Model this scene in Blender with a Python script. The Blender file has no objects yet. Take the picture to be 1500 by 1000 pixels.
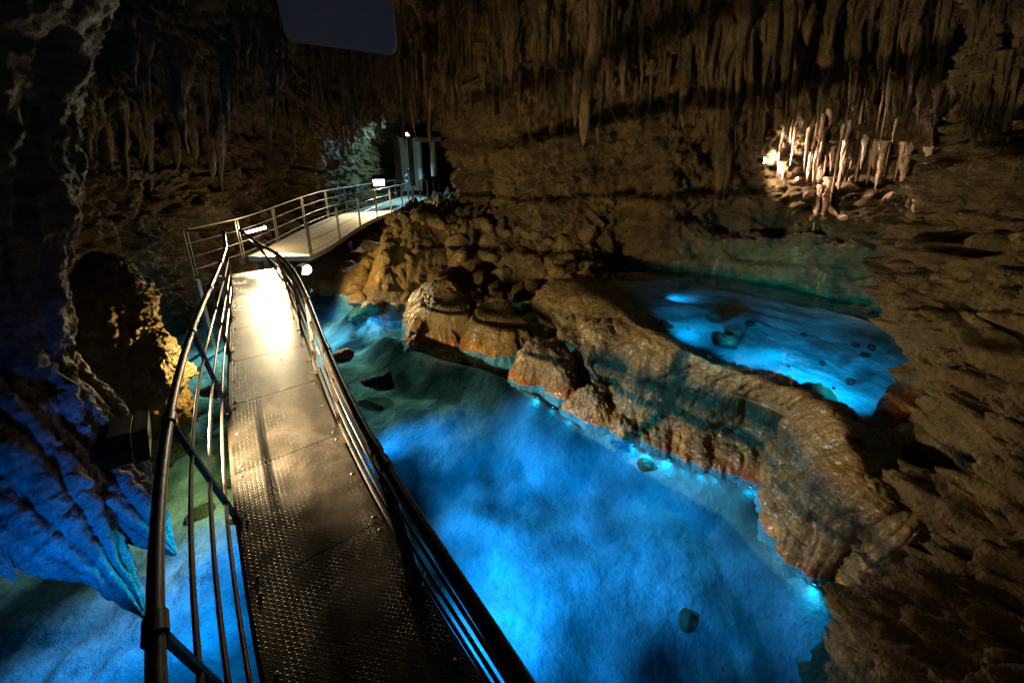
import bpy, math, random
import numpy as np
from mathutils import Vector, Matrix
from mathutils.bvhtree import BVHTree

random.seed(7); rng = np.random.default_rng(7)
scene = bpy.context.scene
COL = scene.collection
R = math.radians

# ------------------------------------------------------------------ camera
FPX, PITCH, CX, CY, CAMZ = 550.0, R(16.0), 750.0, 393.0, 3.85      # in photograph pixels (1500 wide)
cam_d = bpy.data.cameras.new('camera'); cam = bpy.data.objects.new('camera', cam_d); COL.objects.link(cam)
cam_d.sensor_width = 36.0; cam_d.lens = 36.0 * FPX / 1500.0
cam_d.shift_y = (CY - 500.0) / 1500.0
cam_d.clip_start = 0.05; cam_d.clip_end = 200.0
cam.location = (0, 0, CAMZ); cam.rotation_euler = (math.pi / 2 - PITCH, 0, 0)
scene.camera = cam

# ------------------------------------------------------------------ world: underground, no daylight reaches the cave
w = bpy.data.worlds.new('World'); scene.world = w; w.use_nodes = True
w.node_tree.nodes['Background'].inputs[0].default_value = (0.02, 0.016, 0.012, 1)
w.node_tree.nodes['Background'].inputs[1].default_value = 0.05
scene.view_settings.view_transform = 'Standard'; scene.view_settings.look = 'None'
scene.view_settings.exposure = 0.0; scene.view_settings.gamma = 1.0
scene.view_settings.use_curve_mapping = False
scene.render.engine = 'CYCLES'
cy = scene.cycles
cy.use_denoising = True; cy.max_bounces = 5; cy.diffuse_bounces = 1; cy.glossy_bounces = 3
cy.transparent_max_bounces = 10; cy.sample_clamp_indirect = 3.0; cy.caustics_reflective = False; cy.caustics_refractive = False
cy.use_light_tree = True

# light settings used by the lamp builders below (watts, colour)
WARM = (1.0, 0.70, 0.26); WARMWHITE = (1.0, 0.82, 0.48); BLUE = (0.0, 0.43, 1.0); CYAN = (0.0, 0.58, 1.0); AQUA = (0.0, 0.62, 1.0); ICE = (0.35, 0.8, 1.0)
LIGHTS = dict(flood_dam=1750, star=520, alcove=330, bar=1900, far=700, pavilion=1100, pillar=420, wall_fill=95, bank_fill=50)

# ------------------------------------------------------------------ measuring helpers
def ray(px, py):
    u = (px - CX) / FPX; v = (py - CY) / FPX
    return np.array([u, math.cos(PITCH) - v * math.sin(PITCH), -math.sin(PITCH) - v * math.cos(PITCH)])
def P(px, py, z):            # point of the place seen at a pixel, at a known height
    d = ray(px, py); t = (z - CAMZ) / d[2]; return np.array([d[0] * t, d[1] * t, z])
def D(px, py, y):            # the same, at a known distance
    d = ray(px, py); t = y / d[1]; return np.array([d[0] * t, y, CAMZ + d[2] * t])

# ------------------------------------------------------------------ noise (numpy)
LAT = rng.random((64, 64, 64)).astype(np.float32) * 2 - 1
LATF = LAT.ravel()
def vnoise(p):
    f = np.floor(p); i = f.astype(np.int64) & 63; t = (p - f).astype(np.float32)
    t = t * t * t * (t * (t * 6 - 15) + 10)
    j = (i + 1) & 63
    x0, y0, z0 = i[:, 0] * 4096, i[:, 1] * 64, i[:, 2]; x1, y1, z1 = j[:, 0] * 4096, j[:, 1] * 64, j[:, 2]
    tx, ty, tz = t[:, 0], t[:, 1], t[:, 2]
    g = LATF
    a = g[x0 + y0 + z0] * (1 - tx) + g[x1 + y0 + z0] * tx
    b = g[x0 + y1 + z0] * (1 - tx) + g[x1 + y1 + z0] * tx
    c = g[x0 + y0 + z1] * (1 - tx) + g[x1 + y0 + z1] * tx
    d = g[x0 + y1 + z1] * (1 - tx) + g[x1 + y1 + z1] * tx
    e = a * (1 - ty) + b * ty; h = c * (1 - ty) + d * ty
    return e * (1 - tz) + h * tz
ROT = np.array(Matrix.Rotation(0.7, 3, Vector((1, 2, 3)).normalized()))
def fbm(p, octs=4, lac=2.07, gain=0.5, mode=0):
    s = np.zeros(len(p), np.float32); a = 1.0; q = p.copy(); n = 0
    for k in range(octs):
        v = vnoise(q + 17.3 * k)
        if mode == 1: v = 1 - 2 * np.abs(v)          # ridged
        elif mode == 2: v = 2 * np.abs(v) - 0.6      # billow
        s += a * v; n += a; a *= gain; q = (q @ ROT.T) * lac
    return s / n
def worley(p):
    f = np.floor(p); best = np.full(len(p), 9.0, np.float32); sec = best.copy()
    for dx in (-1, 0, 1):
        for dy in (-1, 0, 1):
            for dz in (-1, 0, 1):
                c = f + (dx, dy, dz); i = c.astype(np.int64) & 63
                h = i[:, 0] * 4096 + i[:, 1] * 64 + i[:, 2]
                o = np.stack([LATF[h], LATF[(h + 7919) & 262143], LATF[(h + 15401) & 262143]], 1) * 0.5 + 0.5
                d = ((c + o - p) ** 2).sum(1).astype(np.float32)
                m = d < best; sec = np.where(m, best, np.minimum(sec, d)); best = np.where(m, d, best)
    return np.sqrt(best), np.sqrt(sec)
def sstep(a, b, x):
    t = np.clip((x - a) / (b - a), 0, 1); return t * t * (3 - 2 * t)

# ------------------------------------------------------------------ mesh helpers
def mesh_np(name, V, F, smooth=True):
    me = bpy.data.meshes.new(name)
    V = np.asarray(V, np.float32); F = np.asarray(F, np.int32); k = F.shape[1]
    me.vertices.add(len(V)); me.vertices.foreach_set('co', V.ravel())
    me.loops.add(F.size); me.loops.foreach_set('vertex_index', F.ravel())
    me.polygons.add(len(F)); me.polygons.foreach_set('loop_start', np.arange(0, F.size, k, dtype=np.int32))
    if smooth: me.polygons.foreach_set('use_smooth', np.ones(len(F), bool))
    me.update(calc_edges=True); me.validate()
    return me
def grid_faces(nr, nc, wrap=False):
    r = np.arange(nr - 1)[:, None]; c = np.arange(nc if wrap else nc - 1)[None]
    c2 = (c + 1) % nc
    a = r * nc + c; b = r * nc + c2; d = (r + 1) * nc + c2; e = (r + 1) * nc + c
    return np.stack([a, b, d, e], -1).reshape(-1, 4)
def grid_normals(G, wrap=False):
    if wrap: du = np.roll(G, -1, 1) - np.roll(G, 1, 1)
    else: du = np.gradient(G, axis=1)
    dv = np.gradient(G, axis=0)
    n = np.cross(du, dv); n /= np.linalg.norm(n, axis=2, keepdims=True) + 1e-9
    return n
def link(name, me, mat=None, parent=None):
    o = bpy.data.objects.new(name, me); COL.objects.link(o)
    if mat is not None and me is not None and not me.materials: me.materials.append(mat)
    if parent is not None: o.parent = parent
    return o
def tag(o, label=None, cat=None, group=None, kind=None):
    if label: o['label'] = label
    if cat: o['category'] = cat
    if group: o['group'] = group
    if kind: o['kind'] = kind
    return o
def empty(name, loc=(0, 0, 0), rot=(0, 0, 0)):
    o = bpy.data.objects.new(name, None); COL.objects.link(o); o.location = loc; o.rotation_euler = rot
    o.empty_display_size = 0.1
    return o
class MB:
    def __init__(s): s.v = []; s.f = []
    def add(s, V, F):
        b = len(s.v); s.v += [tuple(map(float, x)) for x in V]; s.f += [tuple(i + b for i in f) for f in F]; return s
    def box(s, c, size, M=None, bev=0.0):
        x, y, z = [d / 2 for d in size]
        if bev <= 0:
            V = [Vector((sx * x, sy * y, sz * z)) for sx in (-1, 1) for sy in (-1, 1) for sz in (-1, 1)]
            F = [(0, 1, 3, 2), (4, 6, 7, 5), (0, 4, 5, 1), (2, 3, 7, 6), (0, 2, 6, 4), (1, 5, 7, 3)]
        else:
            import bmesh
            bm = bmesh.new(); bmesh.ops.create_cube(bm, size=1)
            for v in bm.verts: v.co = Vector((v.co.x * 2 * x, v.co.y * 2 * y, v.co.z * 2 * z))
            bmesh.ops.bevel(bm, geom=bm.edges[:], offset=bev, segments=2, affect='EDGES')
            bm.verts.index_update(); V = [v.co.copy() for v in bm.verts]; F = [[v.index for v in f.verts] for f in bm.faces]; bm.free()
        if M is not None: V = [M @ v for v in V]
        return s.add([v + Vector(c) for v in V], F)
    def tube(s, pts, r, seg=10, caps=True, flat=None):
        pts = [Vector(p) for p in pts]; n = len(pts); rs = r if hasattr(r, '__len__') else [r] * n
        rings = []; up = Vector((0, 0, 1))
        for i in range(n):
            t = (pts[min(i + 1, n - 1)] - pts[max(i - 1, 0)]).normalized()
            ref = up if abs(t.z) < 0.95 else Vector((0, 1, 0))
            a = t.cross(ref).normalized(); b = a.cross(t).normalized()
            fa, fb = (flat or (1, 1))
            rings.append([pts[i] + (a * math.cos(2 * math.pi * k / seg) * fa + b * math.sin(2 * math.pi * k / seg) * fb) * rs[i] for k in range(seg)])
        V = [v for g in rings for v in g]
        F = [(i * seg + k, i * seg + (k + 1) % seg, (i + 1) * seg + (k + 1) % seg, (i + 1) * seg + k) for i in range(n - 1) for k in range(seg)]
        if caps: F += [tuple(range(seg - 1, -1, -1)), tuple(range((n - 1) * seg, n * seg))]
        return s.add(V, F)
    def bar(s, p, q, wa, wb):
        p, q = Vector(p), Vector(q); t = (q - p); L = t.length; t.normalize()
        ref = Vector((0, 0, 1)) if abs(t.z) < 0.9 else Vector((0, 1, 0))
        a = t.cross(ref).normalized(); b = a.cross(t)
        M = Matrix((a, t, b)).transposed()
        return s.box((p + q) / 2, (wa, L, wb), M)
    def lathe(s, prof, c=(0, 0, 0), seg=16, M=None):
        V = []; n = len(prof)
        for (r, z) in prof:
            for k in range(seg):
                v = Vector((r * math.cos(2 * math.pi * k / seg), r * math.sin(2 * math.pi * k / seg), z))
                V.append((M @ v if M is not None else v) + Vector(c))
        F = [(i * seg + k, i * seg + (k + 1) % seg, (i + 1) * seg + (k + 1) % seg, (i + 1) * seg + k) for i in range(n - 1) for k in range(seg)]
        F += [tuple(range(seg - 1, -1, -1)), tuple(range((n - 1) * seg, n * seg))]
        return s.add(V, F)
    def build(s, name, mat, parent=None, smooth=False):
        me = bpy.data.meshes.new(name); me.from_pydata(s.v, [], s.f); me.update()
        if smooth:
            me.polygons.foreach_set('use_smooth', [True] * len(me.polygons))
            me.set_sharp_from_angle(angle=R(40))
        return link(name, me, mat, parent)

# ------------------------------------------------------------------ materials
class NT:
    def __init__(s, name):
        s.m = bpy.data.materials.new(name); s.m.use_nodes = True; s.t = s.m.node_tree; s.n = s.t.nodes; s.l = s.t.links
        s.b = s.n['Principled BSDF']; s.out = s.n['Material Output']
    def node(s, typ, **kw):
        n = s.n.new(typ)
        for k, v in kw.items():
            if k.startswith('i_'): n.inputs[k[2:].replace('_', ' ')].default_value = v
            else: setattr(n, k, v)
        return n
    def ln(s, a, b): s.l.new(a, b)
    def noise(s, vec, scale, detail=4, rough=0.55, dist=0.0):
        n = s.node('ShaderNodeTexNoise'); n.inputs['Scale'].default_value = scale; n.inputs['Detail'].default_value = detail
        n.inputs['Roughness'].default_value = rough; n.inputs['Distortion'].default_value = dist
        if vec is not None: s.ln(vec, n.inputs['Vector'])
        return n.outputs['Fac']
    def ramp(s, fac, stops):
        n = s.node('ShaderNodeValToRGB'); e = n.color_ramp.elements
        while len(e) < len(stops): e.new(0.5)
        for x, (p, c) in zip(e, stops): x.position = p; x.color = (*c, 1) if len(c) == 3 else c
        s.ln(fac, n.inputs[0]); return n.outputs[0]
    def mix(s, fac, a, b, typ='MIX'):
        n = s.node('ShaderNodeMix', data_type='RGBA', blend_type=typ)
        for k, x in ((0, fac), (6, a), (7, b)):
            if isinstance(x, (int, float)): n.inputs[k].default_value = x
            elif isinstance(x, tuple): n.inputs[k].default_value = (*x, 1)
            else: s.ln(x, n.inputs[k])
        return n.outputs[2]
    def math(s, op, a, b=0.0, c=None):
        n = s.node('ShaderNodeMath', operation=op)
        for k, x in enumerate((a, b) if c is None else (a, b, c)):
            if isinstance(x, (int, float)): n.inputs[k].default_value = x
            else: s.ln(x, n.inputs[k])
        return n.outputs[0]
    def bump(s, h, strength, dist, prev=None):
        n = s.node('ShaderNodeBump'); n.inputs['Strength'].default_value = strength; n.inputs['Distance'].default_value = dist
        s.ln(h, n.inputs['Height'])
        if prev is not None: s.ln(prev, n.inputs['Normal'])
        return n.outputs[0]
    def pos(s): return s.node('ShaderNodeNewGeometry').outputs['Position']
    def scaled(s, vec, sc):
        n = s.node('ShaderNodeMapping'); n.inputs['Scale'].default_value = sc; s.ln(vec, n.inputs['Vector']); return n.outputs[0]

def rock_material(name, dark, mid, light, rough=(0.45, 0.85), bump=1.0, flute=0.0, band=None, scale=1.0, coat=0.0):
    n = NT(name); p = n.pos()
    a = n.noise(p, 0.9 * scale, 6, 0.6, 0.4); b = n.noise(p, 6 * scale, 6, 0.65); c = n.noise(p, 38 * scale, 5, 0.7)
    col = n.ramp(a, [(0.3, dark), (0.5, mid), (0.72, light)])
    col2 = n.ramp(b, [(0.3, dark), (0.55, mid), (0.75, light)])
    col = n.mix(0.5, col, col2)
    big = n.noise(p, 0.33, 3, 0.5); col = n.mix(n.ramp(big, [(0.42, (0, 0, 0)), (0.62, (.55, .55, .55))]), col, n.mix(1.0, col, (1.12, 0.84, 0.52), 'MULTIPLY'))   # rusty zones
    st = n.noise(n.scaled(p, (3.2, 3.2, 0.45)), 1.0, 5, 0.6, 0.4)
    col = n.mix(n.ramp(st, [(0.60, (0, 0, 0)), (0.70, (.6, .6, .6))]), col, tuple(min(1, x * 1.25 + .03) for x in light))        # pale drip stains
    col = n.mix(n.ramp(st, [(0.30, (.75, .75, .75)), (0.38, (0, 0, 0))]), col, tuple(x * .5 for x in dark))                      # black mineral streaks
    spk = n.ramp(c, [(0.32, (0.35, 0.33, 0.3)), (0.5, (1, 1, 1)), (0.8, (1.25, 1.2, 1.1))])
    col = n.mix(0.75, col, spk, 'MULTIPLY')
    if band:                                     # iron stain along the water line
        sep = n.node('ShaderNodeSeparateXYZ'); n.ln(p, sep.inputs[0])
        z = n.math('ADD', sep.outputs[2], n.math('MULTIPLY', n.math('SUBTRACT', n.noise(p, 2.6, 4), 0.5), -0.75))
        mr = n.node('ShaderNodeMapRange'); n.ln(z, mr.inputs[0]); mr.inputs[1].default_value = band[0]; mr.inputs[2].default_value = band[1]
        mr.inputs[3].default_value = 0.9; mr.inputs[4].default_value = 0.0
        rust = n.ramp(n.noise(p, 3.5, 4), [(0.36, (0.18, 0.03, 0.004)), (0.5, (0.36, 0.105, 0.009)), (0.66, (0.48, 0.23, 0.025))])
        col = n.mix(mr.outputs[0], col, rust)
        sub = n.math('LESS_THAN', sep.outputs[2], 0.004)          # pale coating below the water line
        col = n.mix(sub, col, n.ramp(n.noise(p, 2.0, 4), [(0.35, (0.3, 0.29, 0.26)), (0.6, (0.6, 0.58, 0.54))]))
    n.ln(col, n.b.inputs['Base Color'])
    rr = n.node('ShaderNodeMapRange'); n.ln(n.noise(p, 4.0 * scale, 5, 0.7), rr.inputs[0]); rr.inputs[1].default_value = 0.35; rr.inputs[2].default_value = 0.65
    rr.inputs[3].default_value = rough[0]; rr.inputs[4].default_value = rough[1]; n.ln(rr.outputs[0], n.b.inputs['Roughness'])
    nb = n.bump(n.noise(p, 7 * scale, 10, 0.72), min(1.0, 0.8 * bump), 0.16)
    v = n.node('ShaderNodeTexVoronoi'); v.inputs['Scale'].default_value = 26 * scale; n.ln(p, v.inputs['Vector'])
    nb = n.bump(v.outputs['Distance'], min(1.0, 0.5 * bump), 0.035, nb)
    nb = n.bump(c, min(1.0, 0.7 * bump), 0.035, nb)
    if flute: nb = n.bump(n.noise(n.scaled(p, (14, 14, 1.2)), 1.0, 4), flute, 0.03, nb)
    n.ln(nb, n.b.inputs['Normal'])
    n.b.inputs['Specular IOR Level'].default_value = 0.45
    if coat: n.b.inputs['Coat Weight'].default_value = coat; n.b.inputs['Coat Roughness'].default_value = 0.25
    return n.m
M_WALL = rock_material('cave_rock', (0.022, 0.014, 0.005), (0.145, 0.096, 0.034), (0.36, 0.25, 0.095), bump=1.5)
M_BANK = rock_material('bank_rock', (0.10, 0.07, 0.04), (0.22, 0.155, 0.085), (0.34, 0.25, 0.14), bump=1.2)
M_STAL = rock_material('dripstone', (0.02, 0.013, 0.005), (0.125, 0.083, 0.031), (0.3, 0.21, 0.088), flute=0.8, bump=1.2)
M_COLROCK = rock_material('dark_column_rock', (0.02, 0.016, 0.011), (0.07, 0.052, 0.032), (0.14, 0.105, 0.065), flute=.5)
M_CALC = rock_material('pale_calcite', (0.32, 0.17, 0.11), (0.62, 0.43, 0.32), (0.82, 0.68, 0.58), flute=0.4, bump=0.6, coat=0.3)
M_DAM = rock_material('flowstone', (0.075, 0.047, 0.014), (0.22, 0.147, 0.05), (0.36, 0.25, 0.092), rough=(0.22, 0.55), bump=1.1, band=(0.0, 0.22), coat=0.25)
M_BOULD = rock_material('boulder_rock', (0.04, 0.027, 0.009), (0.18, 0.125, 0.045), (0.36, 0.26, 0.105), bump=1.3)
def bed_material(name, lift):
    n = NT(name); p = n.pos()
    a = n.noise(p, 0.7, 2, 0.45); b = n.noise(p, 3.2, 4, 0.6); c = n.noise(p, 19, 4, 0.6)
    col = n.ramp(a, [(0.37 - lift, (0.03, 0.03, 0.026)), (0.47 - lift, (0.26, 0.25, 0.22)), (0.60 - lift, (0.62, 0.6, 0.55))])
    col = n.mix(0.3, col, n.ramp(b, [(0.36, (0.35, 0.34, 0.32)), (0.55, (0.95, 0.95, 0.93))]), 'MULTIPLY')
    col = n.mix(0.3, col, n.ramp(c, [(0.35, (0.4, 0.4, 0.4)), (0.6, (1, 1, 1))]), 'MULTIPLY')
    n.ln(col, n.b.inputs['Base Color']); n.b.inputs['Roughness'].default_value = 0.95; n.b.inputs['Specular IOR Level'].default_value = 0.1
    n.ln(n.bump(n.noise(p, 8, 6, 0.65), 0.8, 0.06), n.b.inputs['Normal']); return n.m
M_BED = bed_material('pool_bed_sediment', 0.0); M_UBED = bed_material('upper_pool_sediment', 0.08)
M_RED = rock_material('iron_stained_rock', (0.08, 0.02, 0.008), (0.17, 0.045, 0.012), (0.28, 0.10, 0.03), rough=(0.3, 0.6), bump=0.8)
M_DRAPE = rock_material('drape_flowstone', (0.05, 0.045, 0.04), (0.22, 0.2, 0.18), (0.5, 0.47, 0.43), flute=0.5, bump=1.0)

def simple(name, col, rough=0.5, metal=0.0, bump=0.0, scale=30, var=0.25):
    n = NT(name); p = n.node('ShaderNodeTexCoord').outputs['Object']
    f = n.noise(p, scale, 5, 0.6)
    n.ln(n.mix(1.0, col, n.ramp(f, [(0.3, (1 - var,) * 3), (0.7, (1 + var * 0.4,) * 3)]), 'MULTIPLY'), n.b.inputs['Base Color'])
    rr = n.node('ShaderNodeMapRange'); n.ln(n.noise(p, scale * 0.5, 4), rr.inputs[0]); rr.inputs[3].default_value = rough * 0.6; rr.inputs[4].default_value = min(1, rough * 1.35)
    n.ln(rr.outputs[0], n.b.inputs['Roughness']); n.b.inputs['Metallic'].default_value = metal
    if bump: n.ln(n.bump(f, bump, 0.01), n.b.inputs['Normal'])
    return n.m
M_RAIL = simple('weathered_rail_steel', (0.16, 0.115, 0.085), 0.32, 0.75, 0.15, 25)
M_BAR = simple('thin_bar_steel', (0.2, 0.16, 0.13), 0.35, 0.8, 0.1, 25)
M_GALV = simple('galvanised_steel', (0.26, 0.23, 0.19), 0.45, 0.7, 0.1, 20)
M_BLACK = simple('black_housing', (0.012, 0.012, 0.013), 0.45, 0.0, 0.1, 40)
M_GREY = simple('grey_painted_panel', (0.85, 0.78, 0.75), 0.6, 0.0, 0.05, 6, 0.12)
M_CONC = simple('far_deck_concrete', (0.52, 0.46, 0.38), 0.7, 0.0, 0.2, 12)
M_COLUMN = simple('pale_column_paint', (0.7, 0.72, 0.74), 0.5, 0.0, 0.05, 10, 0.1)
M_LINTEL = simple('brown_lintel_paint', (0.3, 0.17, 0.12), 0.6, 0.0, 0.1, 10)
M_CABLE = simple('white_cable', (0.75, 0.72, 0.66), 0.5, 0, 0, 10, 0.1)

def emitter(name, col, s):
    n = NT(name); n.b.inputs['Base Color'].default_value = (*col, 1); n.b.inputs['Emission Color'].default_value = (*col, 1); n.b.inputs['Emission Strength'].default_value = s
    return n.m
M_LENS_WARM = emitter('lit_lens_warm', (1, 0.82, 0.5), 14); M_LENS_WHITE = emitter('lit_lens_white', (1, 0.9, 0.82), 30)
M_LENS_BLUE = emitter('lit_lens_blue', (0.1, 0.5, 1), 3); M_LENS_ICE = emitter('lit_lens_ice', (0.6, 0.9, 1), 20)

def deck_material():
    n = NT('tread_plate_steel')
    uv = n.node('ShaderNodeUVMap').outputs[0]; sep = n.node('ShaderNodeSeparateXYZ'); n.ln(uv, sep.inputs[0])
    U, V = sep.outputs[0], sep.outputs[1]
    # two families of raised lozenges, alternating like basket-weave checker plate
    def loz(du, dv, sw):
        a = n.math('ADD', n.math('MULTIPLY', U, 28.0), du); b = n.math('ADD', n.math('MULTIPLY', V, 28.0), dv)
        fa = n.math('SUBTRACT', n.math('FRACT', a), 0.5); fb = n.math('SUBTRACT', n.math('FRACT', b), 0.5)
        r1 = n.math('MULTIPLY', n.math('ADD', fa, fb), 0.7071); r2 = n.math('MULTIPLY', n.math('SUBTRACT', fa, fb), 0.7071)
        if sw: r1, r2 = r2, r1
        d = n.math('SQRT', n.math('ADD', n.math('POWER', n.math('MULTIPLY', r1, 2.6), 2.0), n.math('POWER', n.math('MULTIPLY', r2, 7.0), 2.0)))
        mr = n.node('ShaderNodeMapRange'); mr.interpolation_type = 'SMOOTHSTEP'; n.ln(d, mr.inputs[0]); mr.inputs[1].default_value = 0.6; mr.inputs[2].default_value = 1.1; mr.inputs[3].default_value = 1; mr.inputs[4].default_value = 0
        return mr.outputs[0]
    h = n.math('MAXIMUM', loz(0, 0, False), loz(0.5, 0.5, True))
    p = n.pos()
    worn = n.noise(p, 2.2, 5, 0.6, 0.5); fine = n.noise(p, 40, 4, 0.6)
    # worn smooth where people walk: middle of the plate
    mid = n.math('ABSOLUTE', n.math('SUBTRACT', U, 0.52))
    wear = n.node('ShaderNodeMapRange'); n.ln(mid, wear.inputs[0]); wear.inputs[1].default_value = 0.12; wear.inputs[2].default_value = 0.42; wear.inputs[3].default_value = 0.55; wear.inputs[4].default_value = 1.0
    col = n.ramp(worn, [(0.3, (0.03, 0.022, 0.016)), (0.55, (0.07, 0.054, 0.04)), (0.75, (0.13, 0.1, 0.078))])
    n.ln(n.mix(0.5, col, n.ramp(fine, [(0.3, (0.5, 0.5, 0.5)), (0.7, (1.2, 1.2, 1.2))]), 'MULTIPLY'), n.b.inputs['Base Color'])
    rr = n.node('ShaderNodeMapRange'); n.ln(worn, rr.inputs[0]); rr.inputs[1].default_value = 0.3; rr.inputs[2].default_value = 0.7; rr.inputs[3].default_value = 0.27; rr.inputs[4].default_value = 0.44
    n.ln(rr.outputs[0], n.b.inputs['Roughness']); n.b.inputs['Metallic'].default_value = 0.7
    b1 = n.node('ShaderNodeBump'); b1.inputs['Distance'].default_value = 0.004; n.ln(h, b1.inputs['Height']); n.ln(n.math('MULTIPLY', wear.outputs[0], n.ramp(n.noise(p, 5, 4), [(.4, (.22,) * 3), (.65, (.75,) * 3)])), b1.inputs['Strength'])
    n.ln(n.bump(fine, 0.15, 0.003, b1.outputs[0]), n.b.inputs['Normal'])
    return n.m
M_DECK = deck_material()

def water_material(name, tint):
    n = NT(name); n.n.remove(n.b); p = n.pos()
    tr = n.node('ShaderNodeBsdfTransparent'); tr.inputs[0].default_value = (*tint, 1)
    gl = n.node('ShaderNodeBsdfGlossy'); gl.inputs['Roughness'].default_value = 0.04; gl.inputs['Color'].default_value = (1, 1, 1, 1)
    fr = n.node('ShaderNodeLayerWeight')
    nb = n.bump(n.noise(p, 3.0, 3, 0.5, 0.3), 0.12, 0.02)
    n.ln(nb, gl.inputs['Normal']); n.ln(nb, fr.inputs['Normal']); fac = n.math('MULTIPLY_ADD', n.math('POWER', fr.outputs['Facing'], 5.0), 0.9, 0.02)
    mx = n.node('ShaderNodeMixShader'); n.ln(fac, mx.inputs[0]); n.ln(tr.outputs[0], mx.inputs[1]); n.ln(gl.outputs[0], mx.inputs[2])
    n.ln(mx.outputs[0], n.out.inputs['Surface']); return n.m
M_WATER = water_material('clear_pool_water', (0.36, 0.74, 0.94))

# ------------------------------------------------------------------ lamps
def light(name, kind, loc, power, col, parent=None, aim=None, angle=120, blend=0.6, size=0.05):
    d = bpy.data.lights.new(name, kind); d.energy = power; d.color = col; d.shadow_soft_size = size
    if kind == 'SPOT': d.spot_size = R(angle); d.spot_blend = blend
    o = bpy.data.objects.new(name, d); COL.objects.link(o); o.location = loc
    if aim is not None: o.rotation_euler = (Vector(aim) - Vector(loc)).to_track_quat('-Z', 'Y').to_euler()
    if parent is not None:
        o.parent = parent; o.matrix_parent_inverse = parent.matrix_basis.inverted()
    return o
def aimed(loc, aim):         # matrix whose +Z looks from loc to aim
    return (Vector(aim) - Vector(loc)).to_track_quat('Z', 'Y').to_euler()
def floodlight(name, loc, aim, power, col, label, lens, size=0.24, angle=130, housing=None, soft=0.06, bracket=True, blend=0.5, bulb=0.0, hood=False):
    e = empty(name, loc, aimed(loc, aim)); tag(e, label, 'lamp')
    s = size
    h = MB(); h.box((0, 0, -s * 0.30), (s, s * 0.8, s * 0.5), None, s * 0.06)
    for k in range(5): h.box((-s * 0.36 + k * s * 0.18, 0, -s * 0.60), (s * 0.03, s * 0.62, s * 0.16))
    h.build('housing', housing or M_BLACK, e)
    MB().box((0, 0, -s * 0.025), (s * 0.86, s * 0.66, s * 0.03)).build('lens', lens, e)
    if hood:
        v = MB()
        for sx in (-1, 1): v.box((sx * s * .48, 0, s * .06), (s * .03, s * .8, s * .24)); v.box((0, sx * s * .385, s * .06), (s * .93, s * .03, s * .24))
        v.build('visor', M_BLACK, e)
    if bulb: MB().lathe([(bulb * math.cos(a), bulb * math.sin(a)) for a in np.linspace(0, math.pi / 2 - .02, 8)], (0, 0, .005), 18).build('bulb', lens, e, True)
    if bracket:
        b = MB(); b.box((-s * 0.54, 0, -s * 0.3), (s * 0.03, s * 0.12, s * 0.5)); b.box((s * 0.54, 0, -s * 0.3), (s * 0.03, s * 0.12, s * 0.5)); b.box((0, 0, -s * 0.75), (s * 1.1, s * 0.12, s * 0.03))
        for sx in (-1, 1): b.box((sx * s * 0.54, 0, -s * 0.62), (s * 0.03, s * 0.12, s * 0.24))
        b.build('bracket', M_BLACK, e)
    q = Vector(aim) - Vector(loc); q.normalize()
    light('lamp_light', 'SPOT', Vector(loc) + q * (s * (0.2 if hood else 0.05) + bulb * 1.1), power, col, e, aim, angle, blend, soft)
    return e

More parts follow.
